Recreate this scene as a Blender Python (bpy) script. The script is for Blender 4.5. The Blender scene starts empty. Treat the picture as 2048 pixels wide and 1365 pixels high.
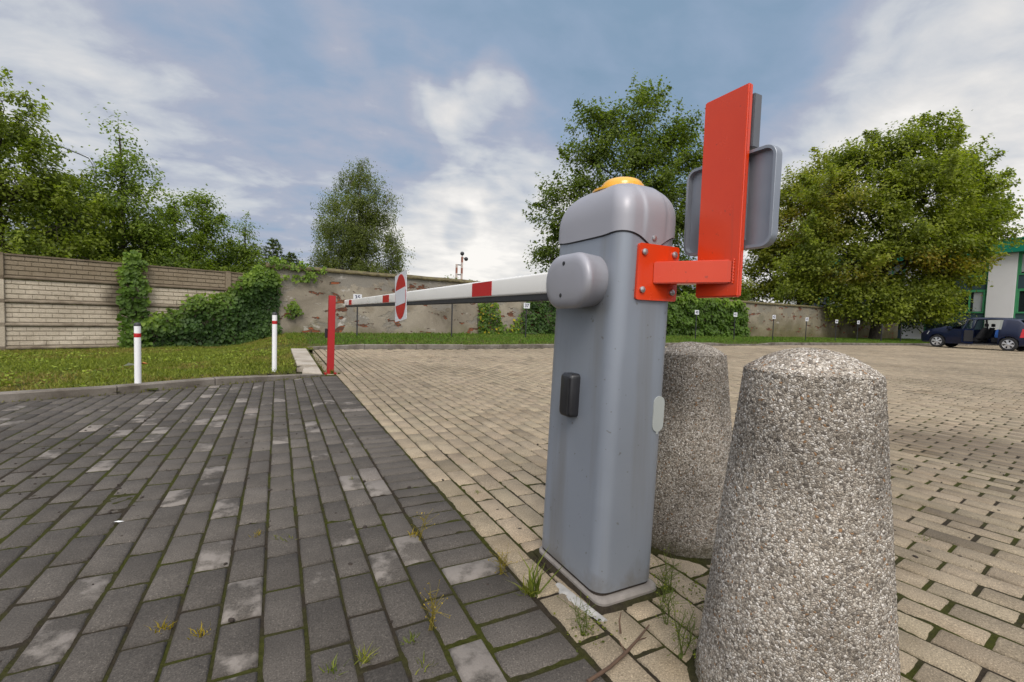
import bpy, bmesh, math, random
import numpy as np
from mathutils import Vector, Matrix
rad = math.radians
PI = math.pi
scn = bpy.context.scene
COL = scn.collection
RS = np.random.RandomState(7)

# ------------------------------------------------------------------ helpers
def link(o, parent=None):
    COL.objects.link(o)
    if parent is not None:
        o.parent = parent
    return o

def tag(o, label=None, cat=None, group=None, kind=None):
    if label: o['label'] = label
    if cat: o['category'] = cat
    if group: o['group'] = group
    if kind: o['kind'] = kind
    return o

def empty(name, loc, label, cat, group=None, rz=0.0):
    o = bpy.data.objects.new(name, None)
    o.location = loc; o.rotation_euler = (0, 0, rz); o.empty_display_size = 0.1
    link(o)
    return tag(o, label, cat, group)

def np_mesh(name, V, Fs, smooth=False, tint=None, sharp=None):
    """Fs: list of (M,k) int arrays."""
    me = bpy.data.meshes.new(name)
    V = np.asarray(V, np.float32)
    me.vertices.add(len(V)); me.vertices.foreach_set('co', V.ravel())
    Fs = [np.asarray(f, np.int32) for f in Fs if len(f)]
    nl = sum(f.size for f in Fs); nf = sum(len(f) for f in Fs)
    me.loops.add(nl); me.polygons.add(nf)
    me.loops.foreach_set('vertex_index', np.concatenate([f.ravel() for f in Fs]))
    cnt = np.concatenate([np.full(len(f), f.shape[1], np.int32) for f in Fs])
    st = np.concatenate([[0], np.cumsum(cnt)[:-1]]).astype(np.int32)
    me.polygons.foreach_set('loop_start', st)
    if smooth:
        me.polygons.foreach_set('use_smooth', np.ones(nf, bool))
    me.update(calc_edges=True)
    if smooth and sharp:
        me.set_sharp_from_angle(angle=rad(sharp))
    if tint is not None:
        a = me.attributes.new('tint', 'FLOAT_COLOR', 'FACE')
        t = np.ones((nf, 4), np.float32); t[:, :3] = tint
        a.data.foreach_set('color', t.ravel())
    return me

def obj(name, me, mat, parent=None, loc=None):
    o = bpy.data.objects.new(name, me)
    if mat is not None:
        for m in (mat if isinstance(mat, (list, tuple)) else [mat]):
            me.materials.append(m)
    if loc: o.location = loc
    return link(o, parent)

class MB:
    """collects shapes for one mesh"""
    def __init__(s): s.v = []; s.f = []; s.m = []
    def add(s, V, F, mi=0):
        b = len(s.v); s.v += [tuple(map(float, p)) for p in V]
        s.f += [tuple(int(i) + b for i in f) for f in F]; s.m += [mi] * len(F)
    def box(s, a, b, mi=0):
        x0, y0, z0 = a; x1, y1, z1 = b
        V = [(x0,y0,z0),(x1,y0,z0),(x1,y1,z0),(x0,y1,z0),(x0,y0,z1),(x1,y0,z1),(x1,y1,z1),(x0,y1,z1)]
        s.add(V, [(3,2,1,0),(4,5,6,7),(0,1,5,4),(1,2,6,5),(2,3,7,6),(3,0,4,7)], mi)
    def loft(s, rings, cap0=True, cap1=True, closed=True, mi=0):
        n = len(rings[0]); V = [p for r in rings for p in r]; F = []
        for k in range(len(rings) - 1):
            for i in range(n if closed else n - 1):
                j = (i + 1) % n
                F.append((k*n+i, k*n+j, (k+1)*n+j, (k+1)*n+i))
        if cap0: F.append(tuple(range(n - 1, -1, -1)))
        if cap1: F.append(tuple((len(rings)-1)*n + i for i in range(n)))
        s.add(V, F, mi)
    def tube(s, pts, radii, n=8, mi=0, cap=True):
        pts = [Vector(p) for p in pts]; rings = []
        if not hasattr(radii, '__len__'): radii = [radii] * len(pts)
        for i, p in enumerate(pts):
            d = (pts[min(i+1, len(pts)-1)] - pts[max(i-1, 0)]).normalized()
            u = d.cross(Vector((0, 0, 1)) if abs(d.z) < .9 else Vector((1, 0, 0))).normalized(); w = d.cross(u)
            rings.append([p + (u*math.cos(t) + w*math.sin(t))*radii[i] for t in [2*PI*k/n for k in range(n)]])
        s.loft(rings, cap, cap, mi=mi)
    def lathe(s, prof, c=(0,0,0), n=32, mi=0, axis='z', cap0=True, cap1=True):
        rings = []
        for r, h in prof:
            ring = []
            for k in range(n):
                t = 2*PI*k/n; a, b = r*math.cos(t), r*math.sin(t)
                p = {'z': (a, b, h), 'x': (h, a, b), 'y': (b, h, a)}[axis]
                ring.append((c[0]+p[0], c[1]+p[1], c[2]+p[2]))
            rings.append(ring)
        s.loft(rings, cap0, cap1, mi=mi)
    def prism(s, poly, axis, a, b, mi=0):
        """poly 2d; extruded along axis from a to b"""
        f = {'x': lambda p, h: (h, p[0], p[1]), 'y': lambda p, h: (p[0], h, p[1]), 'z': lambda p, h: (p[0], p[1], h)}[axis]
        s.loft([[f(p, a) for p in poly], [f(p, b) for p in poly]], mi=mi)
    def mesh(s, name, smooth=None, bevel=0, seg=2, weld=False):
        me = bpy.data.meshes.new(name)
        me.from_pydata(s.v, [], s.f); me.update()
        me.polygons.foreach_set('material_index', np.array(s.m, np.int32))
        bm = bmesh.new(); bm.from_mesh(me)
        if weld: bmesh.ops.remove_doubles(bm, verts=bm.verts, dist=1e-5)
        bmesh.ops.recalc_face_normals(bm, faces=bm.faces)
        if bevel:
            es = [e for e in bm.edges if len(e.link_faces) == 2 and e.calc_face_angle(0) > rad(30)]
            bmesh.ops.bevel(bm, geom=es, offset=bevel, segments=seg, affect='EDGES', clamp_overlap=True)
        bm.to_mesh(me); bm.free()
        if smooth:
            me.polygons.foreach_set('use_smooth', np.ones(len(me.polygons), bool))
            me.set_sharp_from_angle(angle=rad(smooth))
        return me
    def build(s, name, mat, parent=None, **k):
        return obj(name, s.mesh(name, **k), mat, parent)

def rrect(hx, hy, r, seg=8, side=1):
    """rounded rectangle outline, ccw"""
    r = min(r, hx*.999, hy*.999); P = []
    cs = [(hx-r, -hy+r, -PI/2), (hx-r, hy-r, 0), (-hx+r, hy-r, PI/2), (-hx+r, -hy+r, PI)]
    for i, (cx, cy, a0) in enumerate(cs):
        for k in range(seg + 1):
            a = a0 + PI/2*k/seg; P.append((cx + r*math.cos(a), cy + r*math.sin(a)))
        nx, ny, na = cs[(i+1) % 4]
        q = (nx + r*math.cos(na), ny + r*math.sin(na)); p = P[-1]
        for k in range(1, side):
            t = k/side; P.append((p[0] + (q[0]-p[0])*t, p[1] + (q[1]-p[1])*t))
    return P

def vnoise(x, y, seed=0):
    """smooth 2d value noise 0..1"""
    x = np.asarray(x, float); y = np.asarray(y, float)
    xi = np.floor(x).astype(np.int64); yi = np.floor(y).astype(np.int64); fx = x-xi; fy = y-yi
    fx = fx*fx*(3-2*fx); fy = fy*fy*(3-2*fy)
    def h(a, b):
        n = (a*374761393 + b*668265263 + seed*144665) & 0x7fffffff
        n = ((n ^ (n >> 13))*1274126177) & 0x7fffffff
        return ((n ^ (n >> 16)) & 0xffff)/65535.0
    return (h(xi, yi)*(1-fx) + h(xi+1, yi)*fx)*(1-fy) + (h(xi, yi+1)*(1-fx) + h(xi+1, yi+1)*fx)*fy

# ------------------------------------------------------------------ materials
class NT:
    def __init__(s, name):
        s.m = bpy.data.materials.new(name); s.m.use_nodes = True
        s.t = s.m.node_tree; s.n = s.t.nodes; s.l = s.t.links
        s.b = s.n['Principled BSDF']; s.o = s.n['Material Output']
    def node(s, typ, **kw):
        n = s.n.new(typ)
        for k, v in kw.items():
            if hasattr(n, k): setattr(n, k, v)
            else: n.inputs[k.replace('_', ' ')].default_value = v
        return n
    def lk(s, a, b): s.l.new(a, b)
    def co(s, kind='Object', scale=(1,1,1)):
        c = s.node('ShaderNodeTexCoord'); mp = s.node('ShaderNodeMapping'); mp.inputs['Scale'].default_value = scale
        s.lk(c.outputs[kind], mp.inputs['Vector']); return mp.outputs['Vector']
    def noise(s, scale, detail=4, rough=.55, vec=None, dist=0):
        n = s.node('ShaderNodeTexNoise'); n.inputs['Scale'].default_value = scale; n.inputs['Detail'].default_value = detail
        n.inputs['Roughness'].default_value = rough; n.inputs['Distortion'].default_value = dist
        s.lk(vec if vec is not None else s.co(), n.inputs['Vector']); return n.outputs['Fac']
    def ramp(s, fac, stops, interp='LINEAR'):
        r = s.node('ShaderNodeValToRGB'); e = r.color_ramp.elements; r.color_ramp.interpolation = interp
        while len(e) < len(stops): e.new(.5)
        for i, (p, c) in enumerate(stops):
            e[i].position = p; e[i].color = (c, c, c, 1) if not hasattr(c, '__len__') else (*c, 1)
        s.lk(fac, r.inputs['Fac']); return r.outputs['Color']
    def mix(s, fac, a, b, mode='MIX'):
        m = s.node('ShaderNodeMix'); m.data_type = 'RGBA'; m.blend_type = mode
        for v, i in ((fac, 0), (a, 6), (b, 7)):
            if hasattr(v, 'links'): s.lk(v, m.inputs[i])
            elif i == 0: m.inputs[0].default_value = v
            else: m.inputs[i].default_value = (*v, 1) if len(v) == 3 else v
        return m.outputs[2]
    def math(s, op, a, b=None, clamp=False):
        m = s.node('ShaderNodeMath'); m.operation = op; m.use_clamp = clamp
        for i, v in enumerate((a, b)):
            if v is None: continue
            if hasattr(v, 'links'): s.lk(v, m.inputs[i])
            else: m.inputs[i].default_value = v
        return m.outputs[0]
    def attr(s, name):
        a = s.node('ShaderNodeAttribute'); a.attribute_name = name; return a.outputs['Color']
    def sep(s, vec):
        p = s.node('ShaderNodeSeparateXYZ'); s.lk(vec, p.inputs[0]); return p.outputs
    def set(s, **kw):
        for k, v in kw.items():
            i = s.b.inputs[k.replace('_', ' ')]
            if hasattr(v, 'links'): s.lk(v, i)
            else: i.default_value = (*v, 1) if hasattr(v, '__len__') and len(v) == 3 else v
        return s
    def bump(s, h, strength=.3, dist=.01):
        b = s.node('ShaderNodeBump'); b.inputs['Strength'].default_value = strength; b.inputs['Distance'].default_value = dist
        s.lk(h, b.inputs['Height']); s.lk(b.outputs[0], s.b.inputs['Normal']); return s

def simple(name, col, rough=.5, metal=0., var=.12, scale=30, bump=0., coat=0.):
    t = NT(name); n = t.noise(scale, 5)
    c = t.mix(n, tuple(x*(1-var) for x in col), tuple(min(1, x*(1+var)) for x in col))
    t.set(Base_Color=c, Metallic=metal)
    t.set(Roughness=t.ramp(t.noise(scale*.6), [(.3, max(0, rough-.07)), (.7, min(1, rough+.08))]))
    if coat: t.set(Coat_Weight=coat, Coat_Roughness=.08)
    if bump: t.bump(n, bump, .004)
    return t.m

M = {}
def mats():
    # paving stones (tint = colour of each stone)
    for nm, lo, hi in (('dark_paver', .78, 1.2), ('tan_paver', .84, 1.14)):
        t = NT(nm); v = t.co(); tint = t.attr('tint')
        g = t.noise(240, 2, .8, v); c = t.mix(1, tint, t.ramp(g, [(.28, lo*.62), (.5, 1), (.62, hi), (.72, hi*1.9)]), 'MULTIPLY')
        blot = t.noise(7, 4, .6, v)
        c = t.mix(1, c, t.ramp(blot, [(.3, .80), (.7, 1.12)]), 'MULTIPLY')
        if nm == 'dark_paver':
            s = t.node('ShaderNodeAttribute'); s.attribute_name = 'stain'
            e = t.math('ADD', t.noise(8, 5, .6, v), s.outputs['Fac'])
            f = t.ramp(e, [(.86, 0.), (.98, 1.)])
            c = t.mix(t.math('MULTIPLY', f, .8), c, (.225, .20, .175))
        else:
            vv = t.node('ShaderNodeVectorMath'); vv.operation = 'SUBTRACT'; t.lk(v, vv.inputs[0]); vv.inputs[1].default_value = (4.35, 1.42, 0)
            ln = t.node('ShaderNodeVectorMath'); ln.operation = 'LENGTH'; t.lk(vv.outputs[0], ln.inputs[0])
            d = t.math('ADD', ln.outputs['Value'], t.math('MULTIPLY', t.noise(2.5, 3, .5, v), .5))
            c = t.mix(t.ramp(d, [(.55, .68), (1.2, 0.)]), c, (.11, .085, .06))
            brn = t.ramp(t.noise(2.2, 5, .6, v), [(.54, 0.), (.7, .6)])
            c = t.mix(brn, c, t.mix(1, c, (.72, .66, .58), 'MULTIPLY'))
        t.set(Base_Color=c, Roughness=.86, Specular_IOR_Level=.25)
        t.bump(t.math('ADD', g, t.math('MULTIPLY', t.noise(90, 3, .6, v), .8)), .5, .004); M[nm] = t.m
    # joint filler: soil and moss
    t = NT('joint_moss'); v = t.co(); n1 = t.noise(3.2, 4, .6, v); n2 = t.noise(70, 4, .7, v)
    moss = t.mix(n2, (.012, .014, .003), (.062, .066, .011)); soil = t.mix(n2, (.014, .011, .008), (.050, .040, .028))
    t.set(Base_Color=t.mix(t.ramp(n1, [(.40, 0.), (.60, 1.)]), soil, moss), Roughness=.95, Specular_IOR_Level=.1)
    t.bump(n2, .9, .01); M['joint'] = t.m
    # soil under grass / open ground
    t = NT('soil_ground'); v = t.co(); n = t.noise(1.1, 6, .65, v); n2 = t.noise(40, 4, .7, v)
    c = t.mix(t.ramp(n, [(.38, 0.), (.62, 1.)]), (.055, .075, .016), (.085, .072, .028)); c = t.mix(n2, t.mix(1, c, (.45, .45, .45), 'MULTIPLY'), t.mix(1, c, (1.35, 1.35, 1.35), 'MULTIPLY'))
    t.set(Base_Color=c, Roughness=1., Specular_IOR_Level=.1); t.bump(n2, .8, .02); M['soil'] = t.m
    # foliage (tint per leaf)
    for nm, tr, ro in (('leaf', .55, .5), ('grass', .3, .6)):
        t = NT(nm); c = t.attr('tint'); t.set(Base_Color=c, Roughness=ro, Specular_IOR_Level=.35 if nm == 'leaf' else .2)
        d = t.node('ShaderNodeBsdfTranslucent'); t.lk(t.mix(1, c, (1.15, 1.25, .5), 'MULTIPLY'), d.inputs['Color'])
        ms = t.node('ShaderNodeMixShader'); ms.inputs[0].default_value = tr
        t.lk(t.b.outputs[0], ms.inputs[1]); t.lk(d.outputs[0], ms.inputs[2]); t.lk(ms.outputs[0], t.o.inputs['Surface']); M[nm] = t.m
    t = NT('bark'); v = t.co(scale=(1, 1, .25)); n = t.noise(14, 5, .65, v)
    t.set(Base_Color=t.ramp(n, [(.3, (.018, .014, .010)), (.7, (.085, .068, .05))]), Roughness=.95); t.bump(n, .8, .03); M['bark'] = t.m
    t = NT('birch_bark'); v = t.co(scale=(1, 1, 3)); n = t.noise(4, 4, .6, v)
    t.set(Base_Color=t.ramp(n, [(.42, (.03, .028, .025)), (.55, (.42, .40, .37))]), Roughness=.8); M['birch_bark'] = t.m
    # kerbs
    t = NT('kerb_concrete'); v = t.co(); n = t.noise(3.5, 5, .6, v); n2 = t.noise(160, 3, .7, v)
    c = t.ramp(n, [(.32, (.075, .060, .045)), (.5, (.145, .125, .10)), (.7, (.22, .195, .165))]); c = t.mix(1, c, t.ramp(n2, [(.3, .78), (.7, 1.15)]), 'MULTIPLY')
    t.set(Base_Color=c, Roughness=.92); t.bump(t.math('ADD', n2, t.noise(25, 4, .6, v)), .6, .008); M['kerb'] = t.m
    t = NT('edging_concrete'); v = t.co(); n = t.noise(2.5, 5, .6, v); n2 = t.noise(120, 3, .7, v)
    c = t.ramp(n, [(.3, (.22, .18, .13)), (.6, (.40, .355, .29))]); c = t.mix(1, c, t.ramp(n2, [(.3, .8), (.7, 1.12)]), 'MULTIPLY')
    t.set(Base_Color=c, Roughness=.92); t.bump(n2, .6, .006); M['edging'] = t.m
    # moulded concrete fence
    t = NT('fence_concrete'); tc = t.node('ShaderNodeTexCoord'); tc.name = 'fence_coords'; v = tc.outputs['Object']; sp = t.sep(v); z = sp[2]
    n = t.noise(1.6, 5, .6, v); n2 = t.noise(60, 4, .7, v); n5 = t.noise(3.2, 6, .65, v)
    c = t.ramp(n, [(.3, (.36, .30, .22)), (.65, (.52, .45, .345))])
    # the top course is dark with algae and each ledge is a darker band; a wet stain runs down beside the ivy
    zz = t.math('DIVIDE', t.math('ADD', z, .02), .472); fr = t.math('FRACT', zz)
    led = t.math('MULTIPLY', t.ramp(fr, [(.15, 1.), (.19, 0.)]), t.ramp(n5, [(.30, .35), (.62, .95)]))
    g = t.math('GREATER_THAN', t.math('ADD', z, t.math('MULTIPLY', t.math('SUBTRACT', n5, .5), .10)), 1.395)
    topm = t.math('MULTIPLY', g, t.ramp(n, [(.3, .60), (.7, .92)]))
    c = t.mix(topm, c, (.16, .118, .068)); c = t.mix(led, c, (.115, .086, .055))
    sx = t.math('ABSOLUTE', t.math('SUBTRACT', sp[0], 1.80)); sz = t.math('ABSOLUTE', t.math('SUBTRACT', z, 1.12))
    sd_ = t.math('ADD', t.math('ADD', t.math('MULTIPLY', sx, 1.5), t.math('MULTIPLY', sz, 1.1)), t.math('MULTIPLY', n5, .6))
    c = t.mix(t.ramp(sd_, [(.62, .85), (.92, 0.)]), c, (.085, .065, .04))
    drip = t.noise(2.6, 6, .7, v, .4); c = t.mix(t.ramp(drip, [(.60, 0.), (.74, .6)]), c, (.13, .10, .065))
    c = t.mix(1, c, t.ramp(n2, [(.3, .75), (.7, 1.15)]), 'MULTIPLY')
    t.set(Base_Color=c, Roughness=.93); t.bump(n2, .7, .01); M['fence'] = t.m
    # old plastered wall with bare bricks
    t = NT('old_plaster'); v = t.co(); n = t.noise(.8, 6, .6, v, .5); n2 = t.noise(45, 4, .7, v); n3 = t.noise(.9, 8, .68, t.co(scale=(1, 1, 1.5)), .3)
    c = t.ramp(n, [(.28, (.13, .11, .078)), (.45, (.24, .205, .155)), (.6, (.32, .28, .215)), (.75, (.19, .15, .10))])
    zt = t.sep(v)[2]; n3 = t.math('ADD', n3, t.ramp(t.math('MULTIPLY', zt, .5), [(.55, 0.), (.92, .10)])); c = t.mix(t.ramp(n3, [(.545, 0.), (.60, .85)]), c, t.mix(n2, (.17, .155, .13), (.25, .23, .195)))
    n4 = t.noise(1.7, 7, .66, t.co(scale=(1, 1, 1.4)), .3)
    c = t.mix(t.ramp(n4, [(.62, 0.), (.68, .9)]), c, (.50, .47, .42))
    z = t.sep(v)[2]
    c = t.mix(t.math('MULTIPLY', t.ramp(t.math('ADD', t.math('MULTIPLY', z, -.8), t.noise(1.4, 4, .6, v)), [(.18, 0.), (.45, 1.)]), .45), c, (.12, .115, .035))
    xw = t.sep(v)[0]; alg_shade = t.math('MULTIPLY', t.ramp(t.math('MULTIPLY', xw, .025), [(.50, 0.), (.60, 1.)]), t.ramp(t.math('ADD', t.math('MULTIPLY', z, -.35), t.noise(.9, 6, .65, v)), [(.05, .25), (.45, .9)])); c = t.mix(alg_shade, c, t.mix(t.noise(1.6, 5, .6, v), (.055, .050, .016), (.17, .145, .055)))  # algae on the far stretch, with its shadow painted into the colour
    c = t.mix(1, c, t.ramp(n2, [(.3, .82), (.7, 1.1)]), 'MULTIPLY')
    hb = t.noise(1.75, 5, .6, t.co(scale=(1, 1, 2.3)), .25); hole = t.ramp(hb, [(.602, 0.), (.614, 1.)])
    bk = t.node('ShaderNodeTexBrick'); bk.inputs['Scale'].default_value = 1; bk.inputs['Brick Width'].default_value = .26; bk.inputs['Row Height'].default_value = .08; bk.inputs['Mortar Size'].default_value = .012
    bk.inputs['Color1'].default_value = (.27, .08, .03, 1); bk.inputs['Color2'].default_value = (.11, .04, .02, 1); bk.inputs['Mortar'].default_value = (.07, .05, .035, 1)
    sw = t.node('ShaderNodeCombineXYZ'); ss = t.sep(v); t.lk(ss[0], sw.inputs[0]); t.lk(ss[2], sw.inputs[1]); t.lk(sw.outputs[0], bk.inputs['Vector'])
    c = t.mix(hole, c, bk.outputs['Color'])
    t.set(Base_Color=c, Roughness=.95)
    h = t.math('SUBTRACT', t.math('ADD', t.math('MULTIPLY', n2, .3), t.math('MULTIPLY', t.ramp(n3, [(.55, 1.), (.58, 0.)]), .5)), t.math('MULTIPLY', hole, 3))
    t.bump(h, .9, .02); M['plaster'] = t.m
    t = NT('mossy_coping'); v = t.co(); n = t.noise(6, 5, .65, v)
    t.set(Base_Color=t.ramp(n, [(.35, (.045, .035, .014)), (.55, (.12, .095, .04)), (.7, (.10, .11, .025))]), Roughness=.95); t.bump(n, .9, .02); M['coping'] = t.m
    # exposed aggregate concrete
    for nm, dark in (('aggregate', .98), ('aggregate_grey', .82)):
        t = NT(nm); v = t.co()
        wv = t.node('ShaderNodeVectorMath'); wv.operation = 'ADD'; nz = t.node('ShaderNodeTexNoise'); nz.inputs['Scale'].default_value = 60; t.lk(v, nz.inputs['Vector'])
        sc = t.node('ShaderNodeVectorMath'); sc.operation = 'SCALE'; t.lk(nz.outputs['Color'], sc.inputs[0]); sc.inputs['Scale'].default_value = .010
        t.lk(v, wv.inputs[0]); t.lk(sc.outputs[0], wv.inputs[1])
        vo = t.node('ShaderNodeTexVoronoi'); vo.inputs['Scale'].default_value = 215; t.lk(wv.outputs[0], vo.inputs['Vector'])
        ve = t.node('ShaderNodeTexVoronoi'); ve.feature = 'DISTANCE_TO_EDGE'; ve.inputs['Scale'].default_value = 215; t.lk(wv.outputs[0], ve.inputs['Vector'])
        r = t.sep(vo.outputs['Color'])
        k = dark
        c = t.ramp(r[0], [(0., (.13*k, .115*k, .10*k)), (.12, (.28*k, .25*k, .21*k)), (.30, (.43*k, .39*k, .34*k)), (.56, (.57*k, .54*k, .49*k)), (.82, (.71*k, .69*k, .66*k)), (.97, (.30*k, .17*k, .08*k))], 'CONSTANT')
        c = t.mix(t.ramp(ve.outputs['Distance'], [(.02, 1.), (.11, 0.)]), c, (.15*k, .135*k, .118*k))
        big = t.noise(5, 5, .6, v, .4)
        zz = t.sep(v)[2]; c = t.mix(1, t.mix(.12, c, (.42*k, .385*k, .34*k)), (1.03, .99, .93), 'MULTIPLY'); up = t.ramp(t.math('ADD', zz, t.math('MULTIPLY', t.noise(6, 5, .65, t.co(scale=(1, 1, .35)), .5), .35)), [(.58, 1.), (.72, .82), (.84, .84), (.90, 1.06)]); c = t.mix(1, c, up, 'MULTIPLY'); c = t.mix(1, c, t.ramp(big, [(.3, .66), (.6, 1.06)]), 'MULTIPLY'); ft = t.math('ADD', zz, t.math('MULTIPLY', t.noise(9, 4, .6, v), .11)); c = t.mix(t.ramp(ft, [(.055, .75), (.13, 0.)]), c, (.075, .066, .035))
        t.set(Base_Color=c, Roughness=.92, Specular_IOR_Level=.2)
        t.bump(t.ramp(ve.outputs['Distance'], [(0., 0.), (.3, 1.)]), .65, .003); M[nm] = t.m
    # painted metal of the barrier
    t = NT('grey_paint'); v = t.co(); n = t.noise(3, 4, .6, v); z = t.sep(v)[2]
    c = t.mix(n, (.205, .228, .262), (.255, .28, .318))
    spk = t.noise(55, 2, .5, v); c = t.mix(t.math('MULTIPLY', t.ramp(spk, [(.70, 0.), (.74, 1.)]), .5), c, (.09, .075, .055))
    dirt = t.math('ADD', t.math('MULTIPLY', z, -4.), t.noise(8, 5, .65, v, .5)); c = t.mix(t.math('MULTIPLY', t.ramp(dirt, [(.16, 0.), (.60, 1.)]), .75), c, (.13, .105, .072))
    st = t.noise(9, 4, .6, t.co(scale=(1, 1, .06))); c = t.mix(t.math('MULTIPLY', t.ramp(st, [(.48, 0.), (.68, 1.)]), .5), c, (.15, .138, .120))
    t.set(Base_Color=c, Metallic=.25, Roughness=t.ramp(t.noise(25, 4, .6, v), [(.3, .33), (.7, .45)])); t.bump(t.noise(600, 2, .5, v), .06, .001); M['grey_paint'] = t.m
    t = NT('grey_cover'); v = t.co(); n = t.noise(5, 4, .6, v)
    t.set(Base_Color=t.mix(n, (.265, .262, .285), (.32, .317, .34)), Metallic=.2, Roughness=t.ramp(t.noise(20, 4, .6, v), [(.3, .38), (.7, .48)])); M['grey_cover'] = t.m
    t = NT('vermilion_paint'); v = t.co(); n = t.noise(5, 5, .6, v); sc_ = t.noise(38, 3, .6, t.co(scale=(1, 1, .05)), .2)
    c = t.mix(n, (.54, .032, .004), (.66, .052, .006)); c = t.mix(t.math('MULTIPLY', t.ramp(sc_, [(.64, 0.), (.70, 1.)]), .16), c, (.20, .05, .03))
    c = t.mix(t.math('MULTIPLY', t.ramp(t.noise(70, 2, .5, v), [(.72, 0.), (.76, 1.)]), .5), c, (.16, .03, .015))
    t.set(Base_Color=c, Roughness=t.ramp(t.noise(14, 5, .65, v), [(.3, .15), (.7, .30)]), Coat_Weight=.2, Coat_Roughness=.1); M['red_paint'] = t.m
    t = NT('red_post'); v = t.co(); n = t.noise(6, 4, .6, v); t.set(Base_Color=t.mix(n, (.29, .006, .008), (.38, .010, .011)), Roughness=.4); M['red_post'] = t.m
    M['red_band'] = simple('red_reflective', (.42, .008, .011), .35, 0, .06, 60)
    M['white_paint'] = simple('white_paint', (.76, .76, .75), .35, 0, .06, 8)
    M['boom_white'] = simple('boom_white', (.74, .725, .68), .3, 0, .06, 5)
    M['white_plate'] = simple('white_plate', (.58, .59, .61), .4, 0, .05, 12)
    M['black_rubber'] = simple('black_rubber', (.022, .022, .024), .55, 0, .2, 40)
    M['black_plastic'] = simple('black_plastic', (.016, .016, .018), .38, 0, .2, 30)
    M['post_black'] = simple('post_black', (.02, .02, .022), .5, 0, .2, 30)
    M['text'] = simple('sign_text', (.012, .013, .05), .5, 0, .05, 30)
    M['galv'] = simple('galvanised_back', (.25, .27, .30), .42, .45, .12, 18)
    M['box_grey'] = simple('box_grey', (.10, .105, .115), .5, 0, .1, 20)
    M['bolt'] = simple('bolt_steel', (.42, .42, .42), .35, .8, .1, 80)
    M['badge'] = simple('badge_plastic', (.34, .36, .34), .4, 0, .05, 30)
    M['plinth'] = simple('plinth_concrete', (.21, .19, .17), .9, 0, .55, 22, .6)
    M['mortar'] = simple('spilt_mortar', (.33, .32, .30), .85, 0, .45, 30, .5)
    t = NT('amber_lens'); t.set(Base_Color=(.72, .36, .012), Roughness=.28, Subsurface_Weight=.0, Coat_Weight=.4); M['amber'] = t.m
    M['wood'] = simple('twig_bark', (.085, .05, .03), .9, 0, .4, 60, .5)
    M['dead'] = simple('dry_debris', (.03, .022, .016), .95, 0, .4, 80)
    M['paper'] = simple('paper_white', (.75, .75, .73), .9, 0, .05, 40)
    M['orange_leaf'] = simple('orange_leaf', (.35, .12, .03), .8, 0, .3, 60)
    # car
    t = NT('car_navy'); t.set(Base_Color=(.004, .008, .030), Metallic=0., Roughness=.3, Specular_IOR_Level=.3, Coat_Weight=.35, Coat_Roughness=.06); M['car'] = t.m
    t = NT('car_glass'); t.set(Base_Color=(.50, .58, .56), Roughness=.03, Transmission_Weight=1., IOR=1.02, Alpha=.55, Specular_IOR_Level=.9)
    M['car_glass'] = t.m
    M['tyre'] = simple('tyre', (.018, .018, .018), .85, 0, .2, 40)
    M['rim'] = simple('wheel_silver', (.55, .55, .56), .3, .5, .08, 20)
    M['interior'] = simple('car_interior', (.008, .008, .010), .9, 0, .2, 30)
    M['seat_blue'] = simple('blue_bag', (.03, .12, .42), .8, 0, .2, 30)
    M['tail'] = simple('tail_lamp', (.5, .02, .03), .2, 0, .05, 30)
    M['headlamp'] = simple('headlamp', (.55, .58, .58), .15, .2, .05, 30)
    # building
    M['bld_white'] = simple('white_cladding', (.70, .69, .68), .5, 0, .05, 1.5)
    M['bld_green'] = simple('green_frame', (.06, .27, .12), .4, 0, .08, 4)
    M['bld_teal'] = simple('teal_fascia', (.008, .20, .125), .4, 0, .1, 2)
    M['bld_spandrel'] = simple('spandrel_glass', (.05, .08, .095), .18, 0, .1, 2)
    M['blind'] = simple('blind', (.36, .38, .38), .8, 0, .1, 10)
    t = NT('window_glass'); t.set(Base_Color=(.018, .024, .026), Roughness=.05, Specular_IOR_Level=.8); M['glass'] = t.m
    t = NT('mast_paint'); z = t.sep(t.co())[2]; w = t.node('ShaderNodeTexWave'); w.wave_profile = 'SAW'; w.bands_direction = 'Z'; w.inputs['Scale'].default_value = .22; t.lk(t.co(), w.inputs['Vector'])
    t.set(Base_Color=t.mix(t.ramp(w.outputs['Fac'], [(.49, 0.), (.51, 1.)]), (.50, .42, .37), (.27, .11, .075)), Roughness=.8); M['mast'] = t.m
mats()

# ------------------------------------------------------------------ camera, world, light
CAMP = Vector((0, 0, .8))
cd = bpy.data.cameras.new('camera'); cam = bpy.data.objects.new('camera', cd); link(cam)
cd.sensor_width = 36; cd.lens = 922/2048*36; cd.clip_start = .02; cd.clip_end = 2000
r_, u_, f_ = Vector((.8914, -.4521, .0328)), Vector((-.0061, .0609, .9981)), Vector((.4532, .8899, -.0516))
f_.normalize(); r_ = (r_ - f_*r_.dot(f_)).normalized(); u_ = r_.cross(f_)
cam.matrix_world = Matrix(((r_.x, u_.x, -f_.x, 0), (r_.y, u_.y, -f_.y, 0), (r_.z, u_.z, -f_.z, .8), (0, 0, 0, 1)))
scn.camera = cam
scn.view_settings.view_transform = 'Standard'; scn.view_settings.look = 'None'
scn.view_settings.exposure = .35; scn.view_settings.gamma = 1
SUN_AZ, SUN_EL = rad(205), rad(48)      # compass direction the light comes from, measured from +Y towards +X

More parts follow.
